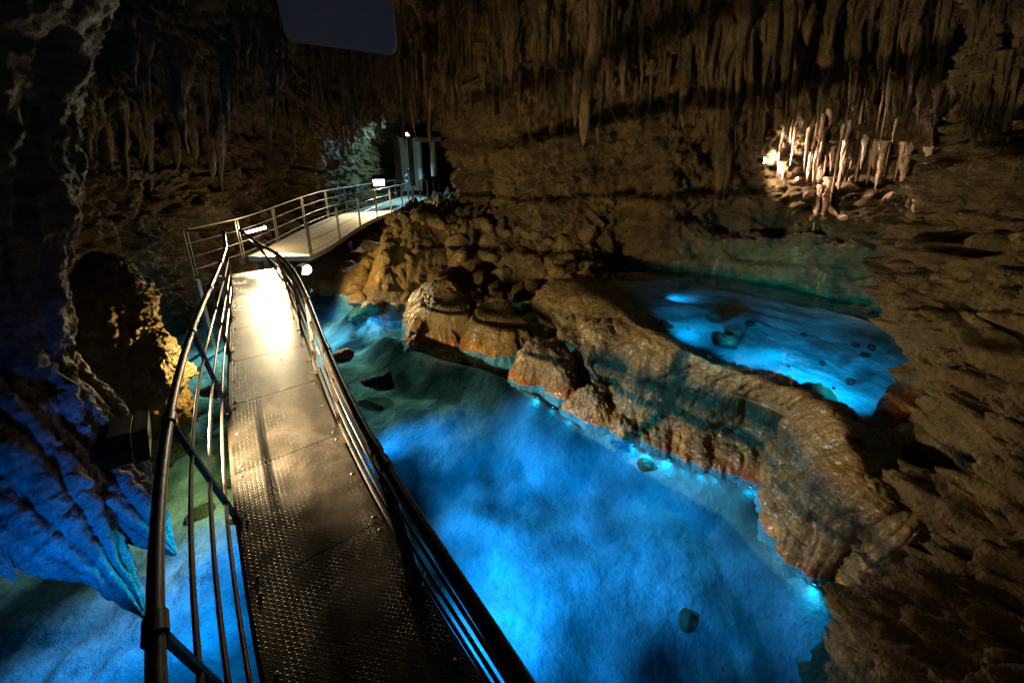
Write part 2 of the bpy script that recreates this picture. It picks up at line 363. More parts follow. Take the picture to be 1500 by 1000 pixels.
# ================================================================== THE CAVE SHELL
# closed ring of wall positions: (x, y) at the foot, and outward offsets at the levels ZL
ZL = np.array([-1.3, 0.0, 1.2, 2.4, 3.6, 4.8, 5.9, 6.7])
ring = [
 (-5.2, -3.0, [0, 0, .1, .2, .2, 0, -.4, -1.0], (1.6, 0.0, 7.0)),
 (-5.2, -0.5, [0, 0, .0, .1, .1, 0, -.4, -1.0], (1.6, 1.0, 7.0)),
 (-5.2, 1.2, [0, 0, -.05, -.1, -.2, -.3, -.6, -1.2], (1.6, 2.0, 7.0)),
 (-5.4, 2.4, [0, 0, -.2, -.4, -.3, -.2, -.5, -1.2], (1.6, 3.0, 7.1)),
 (-6.5, 3.3, [0, 0, -.1, -.3, -.3, -.1, -.6, -1.4], (1.1, 4.0, 7.2)),
 (-7.7, 4.5, [0, 0, .2, .1, .3, .4, -.5, -1.6], (0.9, 5.0, 7.2)),
 (-8.3, 6.6, [0, 0, .1, .2, .5, .3, -.8, -2.0], (-0.8, 6.5, 7.0)),
 (-8.8, 9.0, [0, 0, .1, .1, .4, .1, -1.2, -2.4], (-1.8, 8.0, 6.8)),
 (-8.9, 11.5, [0, 0, .1, .1, .3, -.2, -1.5, -2.6], (-3.6, 10.3, 6.6)),
 (-9.0, 14.5, [0, 0, 0, -.1, -.2, -.9, -2.0, -2.6], (-4.6, 12.8, 6.2)),
 (-8.9, 18.0, [0, 0, 0, -.2, -.4, -1.0, -1.7, -2.4], (-5.3, 17, 6.0)),
 (-8.6, 22.0, [0, 0, 0, 0, -.1, -.5, -1.2, -2.0], (-5.5, 21, 6.6)),
 (-8.2, 27.0, [0, 0, 0, 0, -.1, -.5, -1.2, -2.0], (-5.5, 26, 6.6)),
 (-6.0, 28.5, [0, 0, 0, 0, -.1, -.5, -1.2, -2.0], (-6.0, 26.4, 6.6)),
 (-2.4, 27.0, [0, 0, 0, 0, -.1, -.5, -1.2, -2.0], (-5.8, 26.0, 6.6)),
 (-1.9, 22.0, [0, 0, 0, -.1, -.3, -.6, -1.0, -1.6], (-6.3, 21, 6.6)),
 (-1.8, 17.5, [0, 0, 0, -.1, -.3, -.6, -1.2, -1.8], (-6.1, 17, 6.0)),
 (-1.5, 14.4, [0, 0, .1, .1, -.1, -.6, -1.0, -1.6], (-5.3, 12.5, 6.4)),
 (-.8, 12.4, [0, 0, .1, .2, .2, -.2, -.8, -1.8], (-3.2, 9, 6.8)),
 (0.2, 11.3, [0, 0, .1, .3, .3, -.1, -.8, -1.9], (-1.4, 7.6, 7.1)),
 (1.8, 10.6, [0, 0, .2, .3, .3, .1, -.8, -1.9], (-1.0, 7.0, 7.3)),
 (2.9, 10.4, [0, 0, .7, .5, .1, 0, -.9, -1.8], (-0.5, 6.5, 7.3)),
 (3.9, 9.7, [0, 0, .1, .1, .0, -.1, -.9, -1.8], (-0.30000000000000004, 6.0, 7.3)),
 (5.4, 8.9, [0, 0, 0, .35, .45, .2, -.7, -1.8], (-0.3, 5.5, 7.3)),
 (6.6, 7.6, [0, 0, 0, .5, .65, .2, -.6, -1.7], (-0.3, 5.0, 7.3)),
 (7.1, 6.3, [0, 0, 0, .35, .45, .1, -.6, -1.7], (-0.3, 4.5, 7.3)),
 (6.35, 5.1, [0, 0, 0, .0, .1, .0, -.4, -1.5], (-0.3, 4.0, 7.3)),
 (4.7, 4.0, [0, 0, .0, .05, .15, .2, .0, -.8], (-0.3, 3.5, 7.2)),
 (3.6, 3.0, [0, 0, .1, .75, 1.0, 1.05, .7, -.3], (-0.3, 3.0, 7.2)),
 (2.95, 2.4, [0, 0, .35, 1.15, 1.5, 1.6, 1.1, 0], (-0.4, 2.6, 7.2)),
 (2.5, 2.05, [0, 0, .5, 1.4, 1.9, 2.0, 1.5, .4], (-0.5, 2.2, 7.2)),
 (2.35, 1.75, [0, 0, .6, 1.4, 1.95, 2.1, 1.6, .5], (-0.6, 1.8, 7.2)),
 (2.45, 1.1, [0, 0, .5, 1.1, 1.6, 1.8, 1.3, .2], (-0.8, 1.2, 7.1)),
 (2.7, 0.2, [0, 0, .4, 1.0, 1.4, 1.6, 1.1, 0], (-1.0, 0.5, 7.0)),
 (3.2, -1.5, [0, 0, .2, .6, .9, 1.0, .5, -.6], (-1.5, 0.0, 7.0)),
 (3.4, -3.5, [0, 0, .1, .2, .3, .2, -.3, -1.0], (-1.5, -0.5, 7.0)),
 (0.0, -4.4, [0, 0, 0, 0, 0, -.2, -.5, -1.2], (0.0, -0.6, 7.0)),
]
def crspline(Pts, t, closed):
    n = len(Pts); i = np.floor(t).astype(int); f = (t - i)[:, None]
    g = (lambda k: Pts[k % n]) if closed else (lambda k: Pts[np.clip(k, 0, n - 1)])
    p0, p1, p2, p3 = g(i - 1), g(i), g(i + 1), g(i + 2)
    return 0.5 * ((2 * p1) + (-p0 + p2) * f + (2 * p0 - 5 * p1 + 4 * p2 - p3) * f ** 2 + (-p0 + 3 * p1 - 3 * p2 + p3) * f ** 3)
base = np.array([(a, b) for a, b, _, _ in ring], float); offs = np.array([c for _, _, c, _ in ring], float); cen = np.array([c for _, _, _, c in ring], float)
# outward normals: ring runs clockwise seen from above (left side first, going to the back)
tan = np.roll(base, -1, 0) - np.roll(base, 1, 0); tan /= np.linalg.norm(tan, axis=1, keepdims=True)
nrm = np.stack([-tan[:, 1], tan[:, 0]], 1)
for k_, v_ in ((26, (1, -.25)), (27, (1, -.2)), (28, (1, -.1)), (29, (1, 0)), (30, (1, 0)), (31, (1, 0)), (32, (1, 0)), (33, (1, 0)), (34, (1, 0))): nrm[k_] = np.array(v_) / np.hypot(*v_)
# spacing of columns: fine where the photograph looks closely
def ring_params(scale):
    ts = []
    for k in range(len(ring)):
        a, b = base[k], base[(k + 1) % len(ring)]; L = np.linalg.norm(b - a); m = (a + b) / 2
        d = np.hypot(*m); dens = max(150.0 / max(d, 3.2), 27.0 if m[1] < 16 else 13.0)          # columns per metre
        if m[1] < 0.2: dens = 8
        cnt = max(2, int(L * dens * scale)); ts.append(k + np.arange(cnt) / cnt)
    return np.concatenate(ts)
def shell(scale, rows_w, rows_c):
    t = ring_params(scale)
    B = crspline(base, t, True); O = crspline(offs, t, True); C = crspline(cen, t, True); N = crspline(nrm, t, True)
    N /= np.linalg.norm(N, axis=1, keepdims=True)
    zs = np.linspace(ZL[0], ZL[-1], rows_w); k = np.clip(np.searchsorted(ZL, zs) - 1, 0, len(ZL) - 2); f = (zs - ZL[k]) / (ZL[k + 1] - ZL[k]); fs = f
    off = O[:, k] * (1 - fs) + O[:, k + 1] * fs                 # cols x rows
    G = np.zeros((rows_w + rows_c, len(t), 3))
    G[:rows_w, :, 0] = (B[:, 0:1] + N[:, 0:1] * off).T; G[:rows_w, :, 1] = (B[:, 1:2] + N[:, 1:2] * off).T
    czs = (C[:, 2] - 6.7)[None] 
    G[:rows_w, :, 2] = zs[:, None] + czs * sstep(3.5, 6.7, zs)[:, None]
    top = G[rows_w - 1]
    for r in range(rows_c):
        q = (r + 1) / rows_c
        G[rows_w + r, :, :2] = top[:, :2] * (1 - q) + C[:, :2] * q
        G[rows_w + r, :, 2] = C[:, 2] + 0.5 * math.sin(q * math.pi / 2)
    return G
def rock_disp(Pn, N):
    """displacement along the normal (into the cave positive)"""
    z = Pn[:, 2]; dist = np.hypot(Pn[:, 0], Pn[:, 1])
    low = fbm(Pn * 0.42, 3) * 0.55
    warp = np.stack([fbm(Pn * 0.8 + 5, 2), fbm(Pn * 0.8 + 9, 2), fbm(Pn * 0.8 + 13, 2)], 1) * 0.5
    w1, w2 = worley((Pn + warp) * np.array([0.95, 0.95, 1.25]))
    lumps = (0.55 - w1) * 0.42 + np.clip(w2 - w1, 0, 0.12) * 0.9
    w3, w4 = worley((Pn + warp * 0.6) * 2.6)
    lumps2 = (0.5 - w3) * 0.17 + np.clip(w4 - w3, 0, 0.1) * 0.45
    w5, w6 = worley((Pn + warp * .3) * 5.2 + 11); bank = sstep(2.0, 2.6, Pn[:, 0]) * (1 - sstep(4.6, 5.6, Pn[:, 1]))
    nod = ((0.5 - w5) * 0.11 + np.clip(w6 - w5, 0, 0.14) * 0.35) * (0.6 + 0.8 * bank) + bank * (fbm(Pn * 3.1 + 19, 4, gain=.6, mode=2) * 0.2 + fbm(Pn * 9 + 29, 3, gain=.6, mode=2) * .05)
    rid = fbm(Pn * 1.5 + 3, 5, gain=0.58, mode=2) * 0.34 + fbm(Pn * 1.9 + 23, 3, mode=1) * 0.08
    med = fbm(Pn * 4.2, 4, gain=0.62, mode=2) * 0.15 + fbm(Pn * 6.5 + 50, 3, gain=.6) * 0.07
    fin = fbm(Pn * 15.0, 3, gain=0.65) * 0.04
    # dripstone flutes on the upper, overhanging parts
    up = sstep(3.4, 5.2, z + 0.6 * fbm(Pn * 0.7 + 31, 2))
    fl = fbm(np.stack([Pn[:, 0] * 3.2, Pn[:, 1] * 3.2, Pn[:, 2] * 0.32], 1) + 40, 3, mode=2)
    fl2 = fbm(np.stack([Pn[:, 0] * 9, Pn[:, 1] * 9, Pn[:, 2] * 0.8], 1) + 60, 2, mode=2)
    # bedding ledges on the mid wall right of the boulder slope
    led = np.sin((z + 0.25 * fbm(Pn * 0.9, 3) - 0.12 * Pn[:, 0]) * 2 * math.pi / 0.55)
    ledm = sstep(2.0, 4.0, Pn[:, 0]) * sstep(1.0, 1.6, z) * (1 - sstep(2.6, 3.3, z)) * sstep(4.2, 5.2, Pn[:, 1])
    pits = -np.clip(fbm(Pn * 3.6 + 90, 3, gain=.6) - 0.22, 0, 1) * 0.55
    holes = pits - np.clip(fbm(Pn * 1.25 + 70, 3) - 0.2, 0, 1) * 1.5
    d = low + nod * (1 - .6 * up) + lumps * (1 - 0.5 * up) + lumps2 * (1 - 0.4 * up) + rid + med + fin + up * (fl * 0.36 + fl2 * 0.10) + ledm * led * 0.10 + holes * (1 - 0.5 * up)
    return d
def alcove(Pn):              # the lamp-lit niche high in the right wall
    c = np.array([6.85, 7.7, 3.72]); q = (Pn - c) / np.array([1.35, 1.25, 0.62]); r = np.sqrt((q ** 2).sum(1))
    return -1.0 * (1 - sstep(0.45, 1.1, r))
def cave_shell(scale, rw, rc, name):
    G = shell(scale, rw, rc); nr, nc, _ = G.shape
    N = grid_normals(G, True); Pn = G.reshape(-1, 3); Nn = N.reshape(-1, 3)
    mid = np.array([0, 4, 3.0])
    # make normals look into the cave: towards each column's centre axis
    t = ring_params(scale); C = crspline(cen, t, True); to = np.concatenate([C[:, :2], np.full((len(C), 1), 3.0)], 1)[None] - G
    flip = np.sign((N * to).sum(2)); flip[flip == 0] = 1
    Nn = (N * flip[..., None]).reshape(-1, 3)
    d = rock_disp(Pn, Nn)
    mask = np.ones(len(Pn))
    amp = 1.0 - 0.55 * sstep(0.6, -0.2, Pn[:, 2]); amp *= 1 - 0.55 * sstep(3.4, 4.2, Pn[:, 0]) * sstep(2.9, 3.6, Pn[:, 1]) * sstep(2.3, 1.6, Pn[:, 2])
    open_ = sstep(3.3, 4.0, Pn[:, 0]) * sstep(2.8, 3.4, Pn[:, 1]) * sstep(2.2, 1.5, Pn[:, 2]) * (1 - sstep(6.5, 8.5, Pn[:, 1]))
    V = Pn + Nn * (d * amp - .22 * open_ + alcove(Pn))[:, None]
    V = V.reshape(nr, nc, 3)
    V[-1] = V[-1]
    return V
W = cave_shell(1.0, 330, 70, 'cave_wall')
nrW = 330
def shell_object(name, rows):
    A, B = rows; G = W[A:B]
    me = mesh_np(name, G.reshape(-1, 3), grid_faces(B - A, G.shape[1], True)); o = link(name, me, M_WALL); return o
cave_wall = tag(shell_object('cave_wall', (0, 330)), kind='structure')
cave_ceiling = tag(shell_object('cave_ceiling', (329, 400)), kind='structure')
# coarse copy for measuring where things hang or rest
Wc = W[::4, ::4]; nrc, ncc, _ = Wc.shape
BVH = BVHTree.FromPolygons([tuple(v) for v in Wc.reshape(-1, 3).tolist()], grid_faces(nrc, ncc, True).tolist())
def hit(px, py):
    d = Vector(ray(px, py)).normalized(); h = BVH.ray_cast(Vector((0, 0, CAMZ)), d)
    return h[0], h[1]

# ================================================================== POOL BEDS AND RUBBLE GROUND
SHORE = [tuple(P(a, b, 0)[:2]) for a, b in [(565, 488), (640, 522), (700, 535), (780, 572), (850, 614), (890, 622), (950, 656), (1020, 678), (1090, 694), (1128, 742), (1152, 806), (1196, 848)]]
def ground_height(x, y):
    p = np.stack([x, y, np.zeros_like(x)], 1)
    z = -0.58 + 0.24 * fbm(p * 0.55 + 2, 2) + 0.07 * fbm(p * 1.6 + 8, 3) + 0.008 * fbm(p * 8, 2)
    dm = np.full(len(x), 9.0)
    for (ax, ay), (bx_, by_) in zip(SHORE[:-1], SHORE[1:]):
        ex, ey = bx_ - ax, by_ - ay; tt = np.clip(((x - ax) * ex + (y - ay) * ey) / (ex * ex + ey * ey), 0, 1); dm = np.minimum(dm, np.hypot(x - ax - tt * ex, y - ay - tt * ey))
    z = np.maximum(z, -0.10 - 0.7 * np.clip(dm - .05, 0, 2))
    z += 0.07 * fbm(p * 2.2 + 14, 3, mode=2) * sstep(0, .4, fbm(p * .6 + 11, 2))
    # rubble slope up to the back wall
    line = 9.1 - 0.35 * (x - 0) * (x > 0) + 0.16 * (x + 2) * (x < -2)
    s = sstep(0, 3.2, y - line) * (x > -6) * sstep(-5.2, -3.6, x + 0.15 * fbm(p, 2)) * (1 - sstep(2.2, 3.0, x))
    z += s * (2.6 + 0.45 * fbm(p * 1.3 + 20, 4, gain=.6, mode=2) + 0.22 * fbm(p * 3.4 + 7, 4, gain=.6, mode=2) + 0.25 * (0.5 - worley(p * 1.8)[0]))
    # ground under the landing and the far walkway
    s2 = sstep(8.6, 11.5, y + 0.3 * fbm(p * 0.8 + 4, 3)) * sstep(-3.2, -4.6, x); z = np.maximum(z, s2 * (0.9 + 0.3 * fbm(p * 1.4 + 6, 3)) - (1 - s2) * 3)
    # basin of the upper pool, held by the flowstone dam
    return z
nx, ny = 560, 620
xs = np.linspace(-9.5, 7.5, nx); ys = np.concatenate([np.linspace(-3.5, 13.5, 560), np.linspace(13.6, 29, 60)])
X, Y = np.meshgrid(xs, ys); Z = ground_height(X.ravel(), Y.ravel()).reshape(X.shape)
bed = link('pool_bed', mesh_np('pool_bed', np.stack([X, Y, Z], -1).reshape(-1, 3), grid_faces(ny, nx)), M_BED); tag(bed, kind='structure')
def ground_at(x, y): return float(ground_height(np.array([x]), np.array([y]))[0])
# dry rubble ground is rock, the submerged bed is pale sediment
bed.data.materials.append(M_BOULD)
fz = (Z[:-1, :-1] + Z[1:, 1:]).ravel() / 2
bed.data.polygons.foreach_set('material_index', (fz > 0.02).astype(np.int32))

def sheet(name, poly, z, mat):
    if sum(a[0] * b[1] - b[0] * a[1] for a, b in zip(poly, poly[1:] + poly[:1])) < 0: poly = poly[::-1]      # face up
    me = bpy.data.meshes.new(name); me.from_pydata([(x, y, z) for x, y in poly], [], [tuple(range(len(poly)))]); me.update()
    return tag(link(name, me, mat), kind='structure')
sheet('lower_pool_water', [(-9, -3.4), (4.2, -3.4), (4.2, 13), (-9, 13)], 0.0, M_WATER)

# ================================================================== THE FLOWSTONE DAM AND UPPER POOL
UP = 1.10                    # water level of the upper pool
# columns from its far left end to the right bank; each: toe, water line / under-lip, face, lip, crest, back edge, back toe
damc = [
 [(800, 468, .35), (790, 458, .62), (783, 444, .85), (788, 432, 1.12), (812, 410, 1.42), (846, 404, 1.46), (868, 404, .9)],
 [(850, 508, .30), (836, 500, .55), (822, 490, .80), (820, 476, 1.05), (850, 440, 1.42), (893, 432, 1.46), (915, 440, .9)],
 [(890, 556, .15), (876, 552, .40), (862, 538, .66), (860, 512, .98), (905, 470, 1.40), (925, 462, 1.46), (950, 472, .9)],
 [(905, 612, -.5), (888, 612, .08), (880, 582, .42), (893, 540, .88), (960, 505, 1.38), (992, 502, 1.44), (1012, 512, .9)],
 [(972, 656, -.5), (950, 656, 0), (950, 612, .48), (972, 566, .95), (1022, 534, 1.36), (1045, 528, 1.40), (1062, 542, .8)],
 [(1040, 682, -.5), (1020, 678, 0), (1026, 634, .5), (1050, 590, .95), (1092, 560, 1.34), (1120, 552, 1.38), (1140, 566, .8)],
 [(1108, 700, -.5), (1090, 694, 0), (1100, 652, .5), (1128, 610, .95), (1165, 585, 1.32), (1195, 580, 1.36), (1216, 592, .8)],
 [(1145, 745, -.5), (1128, 742, 0), (1140, 700, .5), (1168, 655, .95), (1212, 622, 1.32), (1238, 618, 1.36), (1256, 632, .8)],
 [(1170, 808, -.5), (1152, 806, 0), (1166, 765, .45), (1192, 720, .88), (1232, 680, 1.25), (1262, 670, 1.32), (1282, 680, .8)],
 [(1212, 852, -.5), (1196, 848, 0), (1210, 815, .4), (1236, 775, .85), (1276, 735, 1.25), (1310, 715, 1.3), (1330, 720, .8)],
 [(1275, 895, -.5), (1258, 880, 0), (1268, 855, .35), (1300, 822, .8), (1345, 785, 1.2), (1385, 760, 1.3), (1410, 765, .8)],
]
for ci, col in enumerate(damc):       # an even slope from the water to the crest
    for ri, (px, py, z) in enumerate(col):
        if ci < 3: z = z * .84
        elif ri >= 2: z = (.24, .62, z - .2, z - .2, .6)[ri - 2]
        col[ri] = (px, py, z)
def loft(cols, ns, nt):
    A = np.array([[P(*c) for c in col] for col in cols])       # columns x rows x 3
    low = A[:, 1, 2] < .1; A[low, 0, :2] = A[low, 1, :2] + (-.04, -.08); A[low, 0, 2] = -.8
    ts = np.linspace(0, len(cols) - 1.0001, ns)
    S = np.stack([crspline(A[:, k], ts, False) for k in range(A.shape[1])], 0)   # rows x ns x 3
    tt = np.linspace(0, A.shape[1] - 1.0001, nt)
    return np.stack([crspline(S[:, k], tt, False) for k in range(ns)], 1)        # nt x ns x 3
def flowstone_disp(Pn, N, run=1.0):
    # rounded draped tongues running down the face, fine scaly ripples across it
    h = np.stack([Pn[:, 0] * 1.7, Pn[:, 1] * 1.7, Pn[:, 2] * 0.35], 1)
    tong = fbm(h + 12, 2, mode=2) * -0.02 + (np.abs(fbm(h * .8 + 12, 1)) - .3) * 0.30
    h2 = np.stack([Pn[:, 0] * 5.5, Pn[:, 1] * 5.5, Pn[:, 2] * 0.9], 1)
    tong2 = fbm(h2 + 3, 3, mode=2) * 0.05
    w1, w2 = worley(Pn * np.array([16, 16, 26.0]))
    rip = (0.5 - w1) * 0.02
    return tong + tong2 + rip + fbm(Pn * 2.2, 3) * 0.05 + fbm(Pn * 22, 2) * 0.006
_loft_cols = damc
G = loft(damc, 900, 230)
ext = [G[:, -1:] + np.array([dx, dy, 0])[None, None] for dx, dy in [(k * .012, -k * .006) for k in range(1, 90)]]
G = np.concatenate([G] + ext, 1); NSD = G.shape[1]; N = grid_normals(G); Pn = G.reshape(-1, 3); Nn = N.reshape(-1, 3)
if (Nn * (np.array([0, 0, CAMZ]) - Pn)).sum() < 0: Nn = -Nn
sp = np.tile(np.arange(NSD) / 900.0 * 13.0, (230, 1)).ravel(); tp_ = np.repeat(np.linspace(0, 1, 230), NSD)
wx = sp + 0.55 * fbm(Pn * 0.9 + 77, 2) + 0.08 * fbm(Pn * 4 + 7, 2)
rib = 1 - (2 * (wx - np.floor(wx)) - 1) ** 2; wx2 = wx * 3.1 + 1.3 * fbm(Pn * 1.4 + 5, 2); rib2 = 1 - (2 * (wx2 - np.floor(wx2)) - 1) ** 2
stepn = fbm(np.stack([Pn[:, 0] * 1.2, Pn[:, 1] * 1.2, Pn[:, 2] * 5.0], 1) + 3, 3, mode=2)
dd = (flowstone_disp(Pn, Nn) + (rib - .6) * 0.085 + (rib2 - .6) * 0.022 + stepn * 0.06) * (0.3 + 0.7 * sstep(1.32, .95, Pn[:, 2])) * sstep(-.3, .15, Pn[:, 2] + .3)
dam = link('flowstone_dam', mesh_np('flowstone_dam', Pn + Nn * dd[:, None], grid_faces(230, NSD)), M_DAM)
tag(dam, 'long brown flowstone dam with draped face between the two blue pools', 'rock dam')

# upper pool: its own basin of pale sediment and its own sheet of water
upoly = [P(868, 402, UP), P(930, 398, UP), P(985, 398, UP), P(1060, 400, UP), P(1130, 412, UP), P(1230, 445, UP), P(1330, 480, UP), P(1370, 512, UP), P(1310, 590, UP), P(1300, 690, UP), P(1262, 690, UP),
         P(1225, 620, UP), P(1130, 570, UP), P(1045, 535, UP), P(985, 508, UP), P(915, 455, UP)]
upoly = [(p[0], p[1]) for p in upoly]
sheet('upper_pool_water', upoly, UP, M_WATER)
ux = np.linspace(2.0, 8.0, 300); uy = np.linspace(2.4, 9.6, 340); UX, UY = np.meshgrid(ux, uy); q = np.stack([UX.ravel(), UY.ravel(), 0 * UX.ravel()], 1)
uz = 0.84 + 0.10 * fbm(q * 0.9 + 5, 2) + 0.04 * fbm(q * 2.4 + 1, 3)
# keep only cells inside the basin
def inside(px, py, poly):
    r = np.zeros(len(px), bool); n = len(poly)
    for i in range(n):
        x1, y1 = poly[i]; x2, y2 = poly[(i + 1) % n]
        c = ((y1 > py) != (y2 > py)) & (px < (x2 - x1) * (py - y1) / (y2 - y1 + 1e-12) + x1); r ^= c
    return r
cxy = np.array(upoly).mean(0); big = [tuple(cxy + (np.array(p) - cxy) * 1.06) for p in upoly]
F = grid_faces(340, 300); keep = inside(q[:, 0], q[:, 1], big)[F].all(1)
ub = link('upper_pool_bed', mesh_np('upper_pool_bed', np.stack([UX.ravel(), UY.ravel(), uz], 1), F[keep]), M_UBED); tag(ub, kind='structure')

# ---- flowstone mounds in front of the dam and at the left end of the pool
def mound(name, c, rx, ry, h, rot, label, z0=-0.5, seed=0, sharp=0.8, lean=(0, 0), mat=None):
    nt, ns = 120, 260
    a = np.linspace(0, 2 * math.pi, ns, endpoint=False)[None]; t = np.linspace(0, 1, nt)[:, None]
    # profile: steep skirts, rounded shoulder
    r = np.sin(t * math.pi / 2) ** sharp; zz = z0 + (h - z0) * np.cos(t * math.pi / 2) ** 1.25
    lob = 1 + 0.10 * np.sin(3 * a + seed) + 0.07 * np.sin(5 * a + 2 * seed) 
    ca, sa = math.cos(rot), math.sin(rot)
    lx, ly = rx * r * np.cos(a) * lob, ry * r * np.sin(a) * lob
    G = np.stack([c[0] + lx * ca - ly * sa + lean[0] * (1 - t), c[1] + lx * sa + ly * ca + lean[1] * (1 - t), zz + 0 * a], -1)
    N = grid_normals(G, True); Pn = G.reshape(-1, 3); Nn = N.reshape(-1, 3)
    ctr = np.array([c[0], c[1], z0]); s = np.sign((Nn * (Pn - ctr)).sum(1)); Nn = Nn * s[:, None]
    d = flowstone_disp(Pn + seed * 3.1, Nn) * 1.1 + fbm(Pn * 1.2 + seed, 3) * 0.10
    o = link(name, mesh_np(name, Pn + Nn * d[:, None], grid_faces(nt, ns, True)), mat or M_DAM); tag(o, label, 'rock', 'flowstone mounds at the foot of the dam'); return o
A0 = P(640, 500, 0); 
mound('flowstone_mound', (A0[0], A0[1] + .75), 1.15, 1.0, 1.02, 0.2, 'rounded yellow-lit flowstone mound nearest the footbridge, with white calcite trickle', seed=1, sharp=.95)
B0 = P(722, 520, 0)
mound('flowstone_mound', (B0[0] + .1, B0[1] + .75), .85, .8, .72, 0.4, 'dark low flowstone mound between the yellow-lit mound and the dam', seed=2)
B1 = P(800, 580, 0)
mound('flowstone_mound', (B1[0] + .1, B1[1] + .62), .72, .62, .74, -0.6, 'round brown flowstone mound with orange waterline under the dam lip', seed=3)
B2 = P(868, 622, 0)
mound('flowstone_mound', (B2[0] + .05, B2[1] + .34), .42, .36, .46, -0.6, 'small red-footed flowstone knob at the front corner of the dam', seed=4)
# white calcite trickle down the yellow mound
tp = [np.array([A0[0] + .18 + .05 * k * math.sin(k) - .09 * k, A0[1] + .9 - .13 * k, 1.09 - .012 * k * k]) for k in range(6)]
MB().tube(tp, [.03, .045, .06, .07, .07, .04], 8, flat=(1, .6)).build('calcite_trickle', M_CALC, [o for o in bpy.data.objects if o.name == 'flowstone_mound'][0], True)

# ================================================================== BOULDERS
def boulder_mesh(seed, ang=0.5, sub=4):
    import bmesh
    bm = bmesh.new(); bmesh.ops.create_icosphere(bm, subdivisions=sub, radius=1.0)
    V = np.array([v.co[:] for v in bm.verts]); F = np.array([[v.index for v in f.verts] for f in bm.faces]); bm.free()
    r = np.random.default_rng(seed); U = V.copy()
    for k in range(9):           # planar cuts make it angular
        n = r.normal(size=3); n /= np.linalg.norm(n); h = r.uniform(0.55, 0.9); e = np.clip(U @ n - h, 0, None); U -= e[:, None] * n * ang * 1.6
    U *= (1 + 0.22 * fbm(V * 1.3 + seed, 3) + 0.10 * fbm(V * 4 + seed, 3, mode=1) + 0.05 * fbm(V * 10 + seed, 2))[:, None]
    return mesh_np('boulder', U, F)
BM = [boulder_mesh(s) for s in range(8)]
for m in BM: m.materials.append(M_BOULD)
M_DARK = rock_material('dark_wet_stone', (0.012, 0.006, 0.004), (0.035, 0.016, 0.008), (0.07, 0.03, 0.012), rough=(0.3, 0.6))
BMD = BM[1].copy(); BMD.materials.clear(); BMD.materials.append(M_DARK)
BMR = BM[1].copy(); BMR.materials.clear(); BMR.materials.append(M_RED)
def boulder(loc, s, k, label, group=None, me=None, cat='rock', name='boulder'):
    o = link(name, me or BM[k % 8]); o.location = loc; r = random.Random(k)
    o.scale = (s * r.uniform(.85, 1.3), s * r.uniform(.8, 1.2), s * r.uniform(.6, .95)); o.rotation_euler = (r.uniform(-.4, .4), r.uniform(-.4, .4), r.uniform(0, 6.28))
    return tag(o, label, cat, group)
k = 0
def rubble_label(x, s):
    size = 'large' if s >= .28 else 'mid-sized' if s >= .18 else 'small'
    if x < -2: return size + ' brown boulder on the left flank of the rubble slope by the walkway', size + ' boulders of the left rubble flank'
    if x < 1: return size + ' brown boulder in the middle of the rubble slope below the back wall', size + ' boulders of the middle rubble slope'
    return size + ' brown boulder at the right end of the rubble slope beside the dark recess', size + ' boulders of the right rubble end'
rub = [(x, y) for x in np.arange(-3.6, 3.6, .42) for y in np.arange(8.9, 11.6, .5)]
rb = random.Random(5)
for (x, y) in rub:
    x += rb.uniform(-.2, .2); y += rb.uniform(-.22, .22); s = rb.choice([.14, .18, .22, .28, .36])
    if y < 9.2 - .35 * max(x, 0) + .1: continue
    if x < -1.5 and y < 9.7: continue
    z = ground_at(x, y) + s * .25
    boulder((x, y, z), s, k, *rubble_label(x, s)); k += 1
for i in range(40):
    x, y = rb.uniform(-4.6, -1.6), rb.uniform(9.6, 12.6); s_ = rb.choice([.12, .16, .22, .3])
    boulder((x, y, ground_at(x, y) + s_ * .15), s_, k, *rubble_label(x, s_)); k += 1
for (px, py, z, s, lab) in [
    (592, 410, .35, .22, 'knobbly yellow-lit rock just left of the yellow mound'), (520, 425, .15, .26, 'knobbly yellow-lit rock beside the warm lamp, low over the water'),
    (478, 420, .2, .30, 'grey blocky rock right behind the warm lamp'), (550, 405, .3, .3, 'dark rock behind the yellow-lit shore rocks'),
    (505, 395, .5, .34, 'dark rounded rock below the far walkway'), (540, 352, .8, .34, 'brown rock under the edge of the far walkway'),
    (575, 340, .9, .36, 'warm-lit brown rock under the bend of the far walkway'), (610, 362, .8, .30, 'brown rock at the left foot of the rubble slope'),
    (505, 520, .0, .2, 'small orange-brown rock against the right railing of the footbridge'), (545, 450, .0, .32, 'low yellowish rock awash at the bright blue water'),
    (595, 440, .02, .26, 'low rock awash beside the yellow mound'),
    (815, 396, 1.05, .24, 'upright brown knob at the left end of the dam'), (830, 380, 1.25, .25, 'brown rock topping the left end of the dam'), (785, 385, 1.0, .26, 'brown rock left of the dam end')]:
    p = P(px, py, z); boulder(tuple(p), s, 100 + k, lab); k += 1
p = P(1318, 592, 1.15); o = boulder((p[0] + .2, p[1] - .1, .95), .52, 61, 'dark red boulder at the right end of the upper pool', me=BMR)
o.scale = (.27, .42, .5)
for (px, py, z, s, k2, lab) in [(1355, 655, 1.05, .34, 3, 'brown rock of the bank right behind the dam end'), (1395, 585, 1.35, .36, 5, 'brown rock of the bank beside the dark red boulder'), (1345, 735, .75, .34, 6, 'brown rock of the bank where the dam meets it'), (1300, 700, .9, .26, 2, 'low brown rock wedged between dam end and bank'), (1285, 845, .35, .34, 4, 'brown rock at the foot of the bank below the dam end'), (1235, 890, .0, .26, 7, 'low brown rock at the water edge below the dam end')]:
    p = P(px, py, z); boulder((p[0] + .12, p[1] - .08, z - .1), s, 200 + k2, lab)
